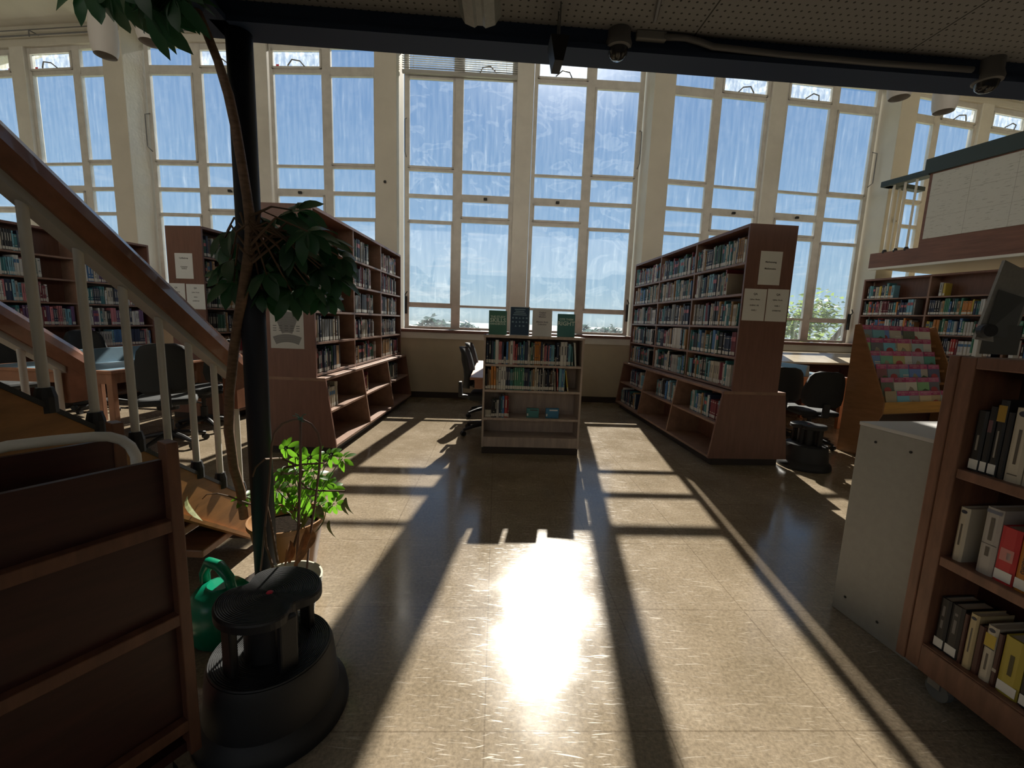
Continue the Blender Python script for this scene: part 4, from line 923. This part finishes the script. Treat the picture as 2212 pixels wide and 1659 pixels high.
# ================================================================== MAGAZINE RACK
RK = thing('magazine_rack', 'orange wooden sloping rack full of pink headed magazines', 'magazine rack', (3.845, 4.894, 0), R(17))
RW = 1.26
pf = [(0, 0), (0, 1.455), (-.055, 1.467), (-.41, .641), (-.41, .51), (-.215, 0)]
MB().prism(pf, 0, .022, 'x').build('side_panel', RACKW, RK, bevel=.002)
MB().prism(pf, RW - .022, RW, 'x').build('side_panel', RACKW, RK, bevel=.002)
MB().box(.022, RW - .022, -.02, -.005, .05, 1.44).build('back_panel', RACKW, RK)
MB().box(.022, RW - .022, -.408, -.388, .512, .635).build('front_rail', mat('lit_rack_oak', (.62, .34, .09), .4, noise=.18, nscale=5, stretch=(.6, 6, 6)), RK, bevel=.003)  # rail oak made lighter than the rack's, sunlight put into the colour
MB().box(.022, RW - .022, -.39, -.03, .50, .515).build('base_board', RACKW, RK)
MB().box(.022, RW - .022, -.16, -.14, .02, .5).build('kick_panel', CARTW, RK)
MCOL = [(.10, .16, .22), (.06, .25, .34), (.05, .14, .40), (.30, .28, .25), (.02, .04, .12), (.03, .05, .03), (.35, .36, .33), (.42, .41, .36), (.12, .30, .12), (.05, .06, .09), (.25, .20, .12), (.07, .30, .48), (.22, .22, .22), (.40, .33, .20), (.32, .24, .13), (.22, .33, .36), (.40, .38, .38), (.06, .16, .36), (.08, .30, .20), (.11, .12, .09), (.30, .30, .12), (.45, .45, .43), (.24, .28, .33), (.02, .20, .17), (.12, .02, .03)]
RNAME = ['top row', 'second row', 'third row', 'fourth row', 'fifth row', 'bottom row']
PINKS = [(.58, .10, .28), (.55, .12, .31), (.62, .18, .38), (.48, .08, .22)]  # pinks lightened as if washed by sunlight
pm = [mat('masthead_pink_%d' % i, c, .35) for i, c in enumerate(PINKS)]
CW_ = mat('masthead_lettering', (.70, .45, .52), .5)
def magazine(x, k, w, col, extra, label, mi, blank=False):
    f = k / 5.0; y = -.388 + .30 * (1 - f); z = .515 + .125 * 0 + (1 - f) * .71 + .012
    t = thing('magazine', label, 'magazine', RK.matrix_world @ Vector((0, 0, 0)), 0, 'magazines in the sloping rack')
    M = Matrix.Translation(RK.location) @ Matrix.Rotation(R(17), 4, 'Z') @ Matrix.Translation((x, y - .0075 * stag, z)) @ Matrix.Rotation(R(-13), 4, 'X')
    t.matrix_world = M
    h = .225
    MB().box(0, w, 0, .006, 0, h).build('cover', mat('mag_%d' % mi, col, .35), t)
    if blank: return t
    MB().box(0, w, -.0006, 0, h - .052, h).build('masthead', pm[mi % 4], t)
    if extra == 0: MB().prism([(w * .15, .055), (w * .85, .05), (w * .6, .11), (w * .4, .125)][::-1], -.0006, 0, 'y').build('cover_picture', mat('magpic_a', (.42, .38, .30), .4), t)
    elif extra == 1: MB().box(w * .45, w * .92, -.0006, 0, .07, .085).box(w * .45, w * .92, -.0006, 0, .095, .11).build('cover_lines', PAPER, t)
    elif extra == 2: MB().prism([(w * .5 + w * .3 * math.cos(q * .5236), .085 + .035 * math.sin(q * .5236)) for q in range(12)][::-1], -.0006, 0, 'y').build('cover_picture', mat('magpic_b', (.50, .10, .11), .4), t)
    elif extra == 3: MB().prism([(0, .05), (w, .05), (w, .075), (w * .6, .10), (w * .3, .07)][::-1], -.0006, 0, 'y').build('cover_picture', mat('magpic_c', (.10, .24, .10), .4), t)
    text('lettering', 'MATHEMATICS', w * .115, (w * .5, -.001, h - .018), t, CW_); text('lettering', 'TODAY', w * .10, (w * .5, -.001, h - .038), t, CW_)
    return t
bpy.context.view_layer.update()
mi = 0; stag = 0
rows_ = [[.03, .20, .29, .47, .60, .70, .80, .97][:8], [.03, .115, .21, .31, .37, .54, .69, .78, .93], [.03, .205, .25, .40, .565, .72, .93], [.09, .25, .42, .60, .73, .92], [.10, .29, .48, .67, .86], [.11, .28, .45, .64, .82, 1.0]]
for k, xs in enumerate(rows_):
    MB().box(.022, RW - .022, -.388 + .30 * (1 - k / 5.0) - .012, -.388 + .30 * (1 - k / 5.0) - .006, .515 + (1 - k / 5.0) * .71, .515 + (1 - k / 5.0) * .71 + .03).build('row_ledge', RACKW, RK)
    for i, x in enumerate(xs):
        w = .19; c = tuple(min(.8, v * 1.6 + .12) for v in MCOL[mi % len(MCOL)])  # cover colours raised to stand in for sunlight on the rack
        if x + w > RW - .024: w = RW - .026 - x
        if i and x < xs[i - 1] + .192:
            if xs[i] - xs[i - 1] > .15: stag = stag
            stag = 0 if stag else 1
        else: stag = 0
        magazine(x, k, w, c, (mi * 3 + k) % 4, f'{"white" if (k == 5 and i == 0) else "pink headed"} magazine, {ordn(i)} from left, {RNAME[k]} of the sloping rack', mi, blank=(k == 5 and i == 0)) if True else None
        mi += 1

# ================================================================== BALCONY at the right
BD = R(15.5); bo = Vector((6.075, 7.636, 0))
bl = thing('balcony', 'wooden fronted balcony with white acoustic panel and dark rail above the right bookcase', 'balcony', bo, BD, kind='structure')
LBK = 7.5
MB().box(0, .04, -LBK, 0, 2.47, 2.72).build('fascia', FASCIA, bl, bevel=.003)
MB().box(-.004, .05, -LBK, .0, 2.44, 2.475).build('fascia_edge', WHITEP, bl)
MB().box(.04, 3.0, -LBK, -.0, 2.475, 2.70).build('deck', mat('balcony_soffit', (.58, .46, .27), .6), bl)
MB().box(.005, .045, -LBK, -.70, 2.72, 3.84).build('front_board', FASCIA, bl)
MB().box(-.004, .006, -LBK, -.745, 2.84, 3.79).build('acoustic_panel', ACOU, bl)
q = MB()
for k in range(1, 14):
    q.box(-.0048, -.003, -.745 - .48 * k - .0015, -.745 - .48 * k + .0015, 2.84, 3.79)
q.box(-.0048, -.003, -LBK, -.745, 3.15, 3.153).box(-.0048, -.003, -LBK, -.745, 3.47, 3.473)
q.build('panel_joints', mat('panel_joint', (.30, .29, .26), .8), bl)
MB().box(-.03, .16, -.70, -.02, 3.79, 3.88).build('low_rail', RAILG, bl, bevel=.006)
MB().box(-.035, .16, -LBK, -.64, 3.81, 4.03).build('top_rail', RAILG, bl, bevel=.008)
for (x, y) in ((.03, -.20), (.03, -.36), (.03, -.52), (.16, -.10), (.30, -.10), (.44, -.10)):
    b = MB().tube([(x, y, 2.70), (x, y, 3.80)], .016, 10).build('baluster', BALUS, bl)
    MB().lathe([(.034, 0), (.034, .03), (.024, .06)], 10, (x, y, 2.70)).build('baluster_shoe', BLACK, b)
MB().box(.0, .8, -.16, -.04, 3.79, 3.86).build('return_rail', RAILG, bl, bevel=.006)

# ================================================================== CHAIRS AND DESKS
def make_chair(label):
    t = thing('office_chair', label, 'chair', (0, 0, 0), 0, 'black office chairs')
    # seat faces +y, back at -y
    def cushion(pts, th, name):
        pass
    MB().prism([(-.23, -.20), (-.25, .05), (-.22, .23), (.22, .23), (.25, .05), (.23, -.20)], .43, .50, 'z').build('seat', FABRIC, t, bevel=.03)
    mb = MB(); n = 9; vs = []
    zs = [.56, .60, .68, .78, .88, .96, 1.01, 1.035]; ws = [.15, .205, .225, .22, .205, .19, .155, .09]; ys = [-.235, -.225, -.215, -.225, -.25, -.275, -.295, -.305]
    for z, w, y in zip(zs, ws, ys):
        for k in range(n):
            u = -1 + 2 * k / (n - 1); vs.append((w * u, y + .05 * (u * u) - .0, z))
        for k in range(n):
            u = 1 - 2 * k / (n - 1); vs.append((w * u, y - .055 + .05 * (u * u) + (.02 if z > .95 else 0), z))
    m_ = 2 * n
    fs = [(i * m_ + k, i * m_ + (k + 1) % m_, (i + 1) * m_ + (k + 1) % m_, (i + 1) * m_ + k) for i in range(len(zs) - 1) for k in range(m_)] + [tuple(range(m_ - 1, -1, -1)), tuple((len(zs) - 1) * m_ + k for k in range(m_))]
    mb.add(vs, fs); mb.build('backrest', FABRIC, t, smooth=True, bevel=0, recalc=True)
    MB().prism([(-.30, .62), (-.335, .62), (-.335, .44), (-.10, .40), (-.10, .43), (-.29, .465)], -.035, .035, 'x').build('back_support', BLACK, t, bevel=.006)
    MB().lathe([(.09, .37), (.09, .40), (.12, .43)], 14).build('tilt_housing', BLACK, t)
    MB().lathe([(.035, .09), (.035, .26), (.022, .26), (.022, .38)], 14).build('gas_post', BLACK, t)
    MB().tube([(.1, .02, .415), (.24, .03, .41), (.27, .03, .40)], .008, 6).build('lever', BLACK, t)
    for k in range(5):
        a = k * 2 * math.pi / 5 + .3; c, s = math.cos(a), math.sin(a)
        l = MB().tube([(.02 * c, .02 * s, .125), (.16 * c, .16 * s, .105), (.30 * c, .30 * s, .07)], [.03, .024, .017], 8).build('base_arm', BLACK, t)
        MB().tube([(.30 * c - .022 * s, .30 * s + .022 * c, .03), (.30 * c + .022 * s, .30 * s - .022 * c, .03)], .03, 12).build('castor', BLACK, l)
    return t
def face(az): return R(-az)
ch = make_chair('black office chair seen from behind through the balusters, at the blue desk corner'); ch.location = (-3.40, 4.15, 0); ch.rotation_euler = (0, 0, face(-38))
for (x, y, az, lab) in (
    (-3.52, 4.80, -92, 'black office chair seen from the side behind the lowest balusters, near the black column'),
    (-5.42, 5.55, 108, 'office chair with sunlit rounded back beyond the blue desk'),
    (-5.55, 4.62, 100, 'office chair at the far left of the blue desk, mostly behind the lower handrail'),
    (-.30, 5.05, 92, 'nearer of two black chairs beside the low middle bookcase'),
    (-.34, 6.0, 92, 'farther of two black chairs beside the low middle bookcase'),
    (at_y(1766, 860, 5.0).x, 5.08, 8, 'black office chair in the gap right of the tall right bookcase'),
    (at_y(1690, 850, 5.4).x, 5.50, 16, 'black office chair half hidden behind the end of the tall right bookcase')):
    c_ = dup(ch, (x, y, 0), face(az), lab)
    if x > 2: c_.scale = (.95, .95, .885)
def desk(label, x0, x1, y0, y1, rz, org, blue=True, z=.74, ridge=True, ins=.06, name='study_desk'):
    t = thing(name, label, 'desk', org, rz)
    MB().box(x0, x1, y0, y1, z - .028, z).build('desk_top', TABLEW, t, bevel=.004)
    if blue:
        q = MB().box(x0 + .04, (x0 + x1) / 2 - .03, y0 + .03, y1 - .03, z, z + .002).box((x0 + x1) / 2 + .03, x1 - .04, y0 + .03, y1 - .03, z, z + .002); q.build('writing_surface', BLUELINO, t)
    if ridge:
        xm = (x0 + x1) / 2; MB().prism([(xm - .03, z), (xm + .03, z), (xm + .018, z + .15), (xm - .018, z + .15)], y0 + .05, y1 - .01, 'y').build('desk_divider', BLUELINO, t)
    MB().box(x0 + .05, x1 - .05, y0 + .05, y0 + .07, z - .13, z - .028).box(x0 + .05, x1 - .05, y1 - .07, y1 - .05, z - .13, z - .028).box(x0 + .05, x0 + .07, y0 + .07, y1 - .07, z - .13, z - .028).box(x1 - .07, x1 - .05, y0 + .07, y1 - .07, z - .13, z - .028).build('apron', TABLEW, t)
    for (x, y) in ((x0 + ins, y0 + .06), (x1 - ins, y0 + .06), (x0 + ins, y1 - .06), (x1 - ins, y1 - .06)):
        MB().prism([(x - .027, y - .027), (x + .027, y - .027), (x + .027, y + .027), (x - .027, y + .027)], 0, z - .028, 'z').build('leg', TABLEW, t, bevel=.004)
    return t
desk('long wooden study desk with blue top and low divider behind the staircase', -1.26, 0, 0, 1.22, R(1), Vector((-3.66, 3.86, 0)), z=.77)
desk('small wooden desk hidden behind the low middle bookcase', 0, 1.15, 0, .98, R(2.3), Vector((-.455, 4.56, 0)), blue=False, ridge=False, ins=.24)
desk('far wooden desk behind the low middle bookcase, by the window wall', 0, 1.15, 0, .98, R(2.3), Vector((-.50, 5.56, 0)), blue=False, ridge=False, ins=.24)
desk('blue topped study desk right of the tall right bookcase, below the window counter', 0, 1.3, 0, .80, R(7), Vector((3.46, 5.80, 0)))
cr_yaw = Y0 + STEP
a_ = pts[1]; 
ct = thing('window_counter', 'sunlit pale wood counter along the window wall right of the tall bookcase', 'counter', a_, cr_yaw)
for (u0, u1) in ((.55, 1.52), (1.53, 3.9)):
    MB().prism([(-.28, 1.005), (-.86, .875), (-.86, .845), (-.28, .975)][::-1], u0, u1, 'x').build('counter_top', mat('pale_counter', (.62, .54, .42), .22, noise=.15, nscale=3), ct, bevel=.003)
MB().box(.6, 3.85, -.78, -.05, 0, .84).build('cupboard', CARTW, ct)
for k in range(4): MB().box(.64 + .8 * k, 1.40 + .8 * k, -.795, -.78, .08, .78).build('door', CARTW, ct, bevel=.003)

# ================================================================== PENDANT LAMPS, CEILING FITTINGS
def pendant(x, yb, Y, label):
    p = at_y(x, yb, Y); t = thing('pendant_lamp', label, 'lamp', (p.x, Y, p.z), 0, 'white barrel pendant lamps')
    MB().lathe([(.100, 0), (.118, .06), (.128, .20), (.120, .36), (.098, .46), (.03, .475), (.03, .47), (.09, .455), (.112, .36), (.12, .20), (.110, .06), (.094, .003)], 24, cap=False).build('lamp_shade', LAMPW, t, smooth=True)
    MB().lathe([(.02, .40), (.035, .33), (.035, .28), (.0, .25)], 12, cap=False).build('bulb', mat('unlit_bulb', (.6, .6, .58), .3), t)
    MB().tube([(0, 0, .47), (0, 0, 6.0 - p.z)], .005, 6).build('cord', BLACK, t); return t
pendant(228, 121, 5.14, 'white barrel pendant lamp hanging alone, leftmost of all')
pendant(326, 93, 4.88, 'white barrel pendant lamp half covered by hanging leaves')
pendant(1942, 212, 5.40, 'white pendant lamp peeping below the beam beside the right pier')
pendant(2038, 242, 5.67, 'white pendant lamp below the beam nearest the balcony')
# strip lights under the mezzanine
p = at_z(1037, 66, 2.405)
t = thing('strip_light', 'clear ribbed strip light on the perforated ceiling, its end at the beam', 'light fitting', (p.x, p.y, 2.405), R(1))
MB().prism([(-.055, .02), (-.075, .05), (-.072, .095), (.072, .095), (.075, .05), (.055, .02), (.02, .008), (.01, .016), (-.01, .016), (-.02, .008)][::-1], -1.25, 0, 'y').build('diffuser', DIFF, t, recalc=True)
MB().box(-.045, .045, -1.23, -.01, .085, .099).build('spine', WHITEP, t)
p = at_z(1199, 160, 2.30)
t = thing('strip_light', 'narrow dark ribbed light fitting hanging below the beam against the bright window', 'light fitting', (p.x, p.y, 2.30), R(4))
MB().prism([(-.016, 0), (-.034, .085), (.034, .085), (.016, 0)], -.09, 0, 'y').build('housing', BLACK, t)
q = MB()
for k in range(6): q.box(-.012, .012, -.002, .0015, .010 + .009 * k, .014 + .009 * k)
q.build('end_slots', WHITEP, t)
for y in (-.02, -.07): MB().tube([(0, y, .06), (0, y, .205)], .003, 6).build('hanger', PIPE, t)
def dome(x, y, z, label):
    p = at_z(x, y, z); t = thing('dome_camera', label, 'security camera', p, 0, 'dome security cameras on the ceiling')
    MB().lathe([(.0, -.042), (.022, -.037), (.036, -.023), (.041, 0)], 24, cap=False).build('dome', CCTV, t, smooth=True)
    MB().lathe([(.040, -.004), (.050, .0), (.053, .015), (.046, .04), (.046, 2.503 - z)], 24).build('housing', PIPE, t, smooth=True, angle=40); return t
dome(1335, 106, 2.44, 'dome security camera near the junction box, in the glare')
dome(2132, 178, 2.42, 'dome security camera at the far right of the ceiling')
p = at_z(1400, 88, 2.49)
t = thing('junction_box', 'grey junction box plate on the ceiling beside the beam', 'junction box', (p.x, p.y, 2.492), R(3))
MB().box(-.06, .06, -.045, .045, -.022, .011).build('cover_plate', mat('junction_grey', (.28, .28, .27), .5), t, bevel=.004)
for x in (-.045, .045): MB().lathe([(.006, -.024), (.006, -.02)], 8, (x, 0, 0)).build('screw', BLACK, t)
cpts = []
for (x, y) in ((1432, 80), (1480, 82), (1510, 90), (1540, 101), (1700, 119), (1900, 137), (2100, 151)):
    d_ = ray(x, y); nb_ = Vector((-mdir.y, mdir.x, 0)); cpts.append(CAM + d_ * ((Lm - nb_ * .118 - CAM).dot(nb_) / d_.dot(nb_)))
cd_ = MB().tube(cpts, .012, 8).build('conduit', PIPE, smooth=True); tag(cd_, 'painted conduit pipe running along the beam between junction box and dome camera', 'conduit')
cd2 = MB().tube([at_z(1415, 45, 2.492), at_z(1425, 0, 2.492), at_z(1450, -120, 2.492)], .008, 6).build('conduit', PIPE); tag(cd2, 'thin conduit on the tiles running from the junction box towards the camera', 'conduit')
# venetian blind, raised, in the left window of the middle bay
vb = thing('venetian_blind', 'raised venetian blind at the top of the middle window', 'blind', bays[3][1], Y0)
q = MB()
for k in range(11):
    z = 5.66 - .032 * k; M = Matrix.Translation((0, .285, z)) @ Matrix.Rotation(R(12), 4, 'X'); q.box(.20, 2.06, -.024, .024, -.0015, .0015, M=M)
q.build('slats', BLINDM, vb)
MB().box(.20, 2.06, .262, .308, 5.25, 5.30).build('bottom_stack', BLINDM, vb, bevel=.004)
MB().box(.19, 2.07, .26, .31, 5.68, 5.72).build('head_rail', BLINDM, vb)
for x in (.38, 1.88): MB().tube([(x, .285, 5.27), (x, .285, 5.69)], .003, 5).build('ladder_cord', WHITEP, vb)

# ================================================================== PLANTS
def leaflet(mb, M, l, w, droop):
    n = 5; vs = []
    for k in range(n + 1):
        u = k / n; wd_ = w * math.sin(math.pi * min(1, u * .92 + .04)) ** .75 * (1 if k < n else .05); z = -droop * u * u * l
        vs += [(l * u, -wd_ / 2, z + .10 * wd_), (l * u, 0, z), (l * u, wd_ / 2, z + .10 * wd_)]
    mb.add(vs, [f for k in range(n) for f in ((3 * k, 3 * k + 3, 3 * k + 4, 3 * k + 1), (3 * k + 1, 3 * k + 4, 3 * k + 5, 3 * k + 2))], M=M)
def palmate(rr, n, l, w, droop=.5):
    mb = MB()
    for k in range(n):
        a = 2 * math.pi * (k + .5) / (n + .6) + rr.uniform(-.1, .1); s = l * (1 - .28 * abs(math.cos(a / 2 + 1.57)) ** 2) * rr.uniform(.85, 1.08)
        M = Matrix.Rotation(a, 4, 'Z') @ Matrix.Rotation(R(rr.uniform(4, 26)), 4, 'Y') @ Matrix.Translation((.012, 0, 0))
        leaflet(mb, M, s, w * rr.uniform(.85, 1.1), droop * rr.uniform(.6, 1.3))
    return mb
def put_leaf(parent, meshes, rr, p, base, s, m, look=None, name='leaf'):
    me = meshes[rr.randrange(len(meshes))]
    o = bpy.data.objects.new(name, me); C.objects.link(o); o.parent = parent
    nrm = Vector((rr.uniform(-.5, .5), -.75 + rr.uniform(-.4, .4), .55 + rr.uniform(-.3, .4))).normalized() if look is None else look
    q = nrm.to_track_quat('Z', 'Y'); o.rotation_euler = (q.to_matrix().to_4x4() @ Matrix.Rotation(rr.uniform(0, 6.28), 4, 'Z')).to_euler()
    o.location = p; o.scale = (s, s, s); return o
rr = random.Random(31)
# big pot behind the column, tall climbing plant and young plant rooted in it
PX, PY = -1.165, 2.135
pot = thing('plant_pot', 'large brown plant pot behind the blue column', 'pot', (PX, PY, 0))
MB().lathe([(.125, 0), (.135, .01), (.175, .255), (.188, .262), (.188, .285), (.178, .285), (.168, .255), (.15, .235)], 36, cap=False).build('pot_wall', POT, pot, smooth=True, angle=40)
MB().lathe([(.0, .236), (.158, .236)], 30, cap=False).build('soil', SOIL, pot)
tall = thing('umbrella_plant', 'tall dark umbrella plant climbing the blue column, big dark leaves above', 'plant', (PX, PY, .235))
def loc_(p): return Vector(p) - Vector((PX, PY, .235))
stem_px = [(527, 1118, 2.03), (520, 1060, 2.0), (505, 1010, 1.97), (494, 930, 1.92), (496, 850, 1.88), (505, 760, 1.84), (517, 680, 1.80), (530, 600, 1.775), (540, 530, 1.77), (541, 480, 1.77), (533, 420, 1.765), (520, 340, 1.76), (508, 270, 1.755), (494, 205, 1.75), (470, 130, 1.74), (440, 55, 1.73), (412, -8, 1.72), (390, -60, 1.71)]
MB().tube([loc_(at_y(*q)) for q in stem_px], [.021] * 4 + [.020] * 6 + [.018] * 4 + [.015] * 4, 10).build('stem', STEM, tall, smooth=True)
big = [palmate(rr, 8, .128, .050, .45).mesh('leaf', LEAFD, True) for _ in range(4)]
node = loc_(at_y(541, 500, 1.75))
mid = [(600, 470), (640, 455), (575, 520), (625, 520), (665, 500), (700, 520), (735, 555), (725, 600), (690, 580), (650, 570), (610, 575), (575, 590), (590, 635), (630, 630), (665, 615), (700, 640), (620, 600), (560, 560), (550, 470), (640, 540), (490, 500), (478, 530), (500, 560), (490, 590), (505, 610), (515, 480), (600, 545), (680, 545), (595, 500), (565, 625), (735, 575), (655, 645)]
br = MB()
for i, (x, y) in enumerate(mid):
    Y = rr.uniform(1.78, 2.05) if x > 545 else rr.uniform(1.80, 2.0)
    p = loc_(at_y(x, y, Y)); o = put_leaf(tall, big, rr, p, node, rr.uniform(.85, 1.2), LEAFD, Vector((rr.uniform(-.5, .5), -.55 + rr.uniform(-.35, .35), .8 + rr.uniform(-.45, .3))).normalized())
    m1 = (p + node) / 2 + Vector((0, -.02, .05)); br.tube([node + Vector((0, 0, rr.uniform(-.12, .06))), m1, p], [.006, .004, .003], 5)
br.build('leaf_stalks', TWIG, tall)
topn = loc_(at_y(400, -40, 1.70)); br = MB()
for (x, y, s) in ((195, -25, 1.0), (240, -12, 1.0), (285, -18, 1.05), (318, 12, 1.15), (352, 28, 1.05), (375, -8, 1.0), (335, -20, 1.0), (395, -15, .9), (300, -60, 1.2), (220, -70, 1.2), (360, -70, 1.2)):
    p = loc_(at_y(x, y, rr.uniform(1.55, 1.75))); put_leaf(tall, big, rr, p, topn, s, LEAFD, Vector((rr.uniform(-.4, .4), -.75, .3 + rr.uniform(-.5, .3))).normalized())
    br.tube([topn, (topn + p) / 2 + Vector((0, 0, .04)), p], [.005, .004, .003], 5)
br.build('leaf_stalks', TWIG, tall)
young = thing('umbrella_plant', 'young bright green umbrella plant lit by the sun in the big brown pot', 'plant', (PX + .09, PY - .02, .235))
def loc2(p): return Vector(p) - Vector((PX + .09, PY - .02, .235))
sm = [palmate(rr, 7, .066, .026, .3).mesh('leaf', LEAFY, True) for _ in range(4)]
root = Vector((0, 0, 0)); br = MB()
lp = [(617, 968, 1.95), (640, 985, 1.98), (668, 988, 1.96), (690, 985, 2.0), (715, 982, 1.95), (740, 990, 1.96), (610, 1022, 1.92), (640, 1022, 1.98), (672, 1015, 2.0), (680, 1030, 1.95), (700, 1045, 1.97), (715, 1055, 2.0), (600, 1060, 1.94), (620, 1075, 2.0), (645, 1065, 2.02), (665, 1075, 1.95), (610, 1090, 1.97), (640, 1100, 2.02), (690, 1095, 1.98), (722, 1088, 1.96), (588, 1075, 2.0), (530, 1072, 2.02)]
for (x, y, Y) in lp:
    p = loc2(at_y(x, y, Y)); put_leaf(young, sm, rr, p, root, rr.uniform(.75, 1.1), LEAFY)
    b0 = Vector((p.x * .25, p.y * .2, p.z * .35 + .02)); br.tube([root, b0, p], [.004, .003, .0022], 5)
br.build('leaf_stalks', mat('green_stalk', (.10, .16, .05), .6), young)
br = MB()
def path(pxs, r0, r1):
    q = [loc2(at_y(*a)) for a in pxs]; n = len(q); br.tube(q, [r0 + (r1 - r0) * i / (n - 1) for i in range(n)], 7)
path([(640, 1110, 2.05), (620, 1060, 2.0), (605, 1030, 1.97), (615, 1010, 1.95), (655, 1003, 1.95), (700, 1000, 1.95)], .008, .004)
path([(640, 1005, 1.95), (610, 990, 1.93), (572, 992, 1.76), (552, 1010, 1.76), (546, 1030, 1.76)], .006, .003)
path([(655, 1015, 1.95), (648, 1040, 1.95), (665, 1055, 1.95), (690, 1060, 1.95), (745, 1061, 1.93)], .006, .004)
path([(560, 1095, 2.02), (520, 1082, 1.98), (495, 1072, 1.95), (470, 1066, 1.93), (447, 1068, 1.92), (437, 1078, 1.92)], .005, .002)
br.build('twigs', TWIG, young)
br = MB()
for (x, y, Y, s) in ((748, 1075, 1.93, .05), (742, 1085, 1.93, .04), (405, 1072, 1.60, .055), (700, 1100, 1.93, .06), (712, 1125, 1.93, .06), (690, 1090, 1.95, .05)):
    p = loc2(at_y(x, y, Y)); M = Matrix.Translation(p) @ Matrix.Rotation(rr.uniform(0, 6), 4, 'Z') @ Matrix.Rotation(R(70), 4, 'Y'); leaflet(br, M, s * 1.6, s * .8, .9)
br.build('wilted_leaves', mat('wilted_leaf', (.14, .15, .05), .7, noise=.3, nscale=40), young)
# pale pot with a hoop trellis in front
HX, HY = -.935, 1.70
pp = thing('plant_pot', 'pale cream plant pot with wire hoop just behind the black step stool', 'pot', (HX, HY, 0))
MB().lathe([(.09, 0), (.125, .19), (.138, .196), (.138, .222), (.130, .222), (.122, .19), (.11, .175)], 32, cap=False).build('pot_wall', PALEPOT, pp, smooth=True, angle=40)
MB().lathe([(0, .177), (.115, .177)], 24, cap=False).build('soil', SOIL, pp)
hp_ = thing('plant_hoop', 'rusty wire plant hoop with a straight centre cane, green tie on top', 'plant support', (HX, HY, .178))
def loc3(p): return Vector(p) - Vector((HX, HY, .178))
def hpath(pxs, r, name, m, parent=None): return MB().tube([loc3(at_y(*a)) for a in pxs], r, 8).build(name, m, parent or hp_, smooth=True)
hpath([(563, 1232, 1.70), (572, 1140, 1.69), (582, 1040, 1.68), (587, 960, 1.67), (593, 935, 1.67), (610, 915, 1.67), (632, 907, 1.67), (650, 905, 1.67), (672, 916, 1.68), (687, 936, 1.69), (693, 960, 1.70), (690, 1010, 1.70), (680, 1090, 1.71), (668, 1170, 1.72), (662, 1240, 1.73)], .0045, 'hoop', RUST)
hpath([(649, 906, 1.67), (649, 1000, 1.67), (646, 1100, 1.67), (641, 1225, 1.68)], .0055, 'cane', RUST)
b = MB(); tp_ = loc3(at_y(649, 905, 1.665))
for (dx, dz) in ((-.03, .012), (.022, .02), (-.02, .02), (.014, -.012)): b.tube([tp_, tp_ + Vector((dx * .5, 0, dz * .8)), tp_ + Vector((dx, 0, dz))], .002, 5)
b.tube([tp_ + Vector((-.008, 0, 0)), tp_ + Vector((.008, 0, .002))], .006, 6); b.build('green_tie', mat('green_tie', (.05, .14, .11), .6), hp_)
dl = thing('dead_plant', 'withered brown leaves and twigs standing in the pale pot', 'plant', (HX, HY, .178))
b = MB()
for pxs in ([(600, 1215, 1.70), (587, 1140, 1.70), (577, 1090, 1.70)], [(590, 1228, 1.68), (575, 1180, 1.68), (572, 1130, 1.69)], [(625, 1215, 1.66), (640, 1160, 1.66), (650, 1130, 1.66)]):
    b.tube([loc3(at_y(*a)) for a in pxs], [.006, .005, .003], 6)
b.build('twigs', TWIG, dl)
b = MB()
for (x0, y0, x1, y1, Y, w) in ((625, 1215, 636, 1172, 1.64, .045), (636, 1224, 678, 1152, 1.64, .075), (662, 1190, 684, 1152, 1.64, .05), (615, 1222, 626, 1190, 1.67, .02)):
    p0, p1 = loc3(at_y(x0, y0, Y)), loc3(at_y(x1, y1, Y)); d = (p1 - p0); l = d.length; q = d.to_track_quat('X', 'Y').to_matrix().to_4x4()
    leaflet(b, Matrix.Translation(p0) @ q @ Matrix.Rotation(R(75), 4, 'X'), l, w, .25)
b.build('dead_leaves', DRY, dl)
# green watering can between truck and stool
wc = thing('watering_can', 'green plastic watering can between the dark book truck and the stool', 'watering can', (-1.185, 1.64, 0), R(-25))
MB().lathe([(.10, 0), (.112, .01), (.118, .10), (.110, .17), (.085, .205), (.05, .215), (.045, .225)], 28, cap=True, shape=lambda a: 1 + .12 * abs(math.cos(a))).build('body', GREENP, wc, smooth=True, angle=50)
MB().tube([(-.10, 0, .13), (-.11, 0, .24), (-.07, 0, .30), (0, 0, .305), (.06, 0, .27), (.085, 0, .20)], [.018, .02, .022, .022, .02, .018], 10).build('handle', GREENP, wc, smooth=True)
MB().tube([(.09, 0, .06), (.17, 0, .14), (.235, 0, .25)], [.03, .02, .016], 10).build('spout', GREENP, wc, smooth=True)
MB().lathe([(.016, 0), (.042, .035), (.042, .04), (0, .045)], 14, M=Matrix.Translation((.235, 0, .25)) @ Matrix.Rotation(R(35), 4, 'Y'), cap=False).build('rose', GREENP, wc)

finish_books(300, cart_n)
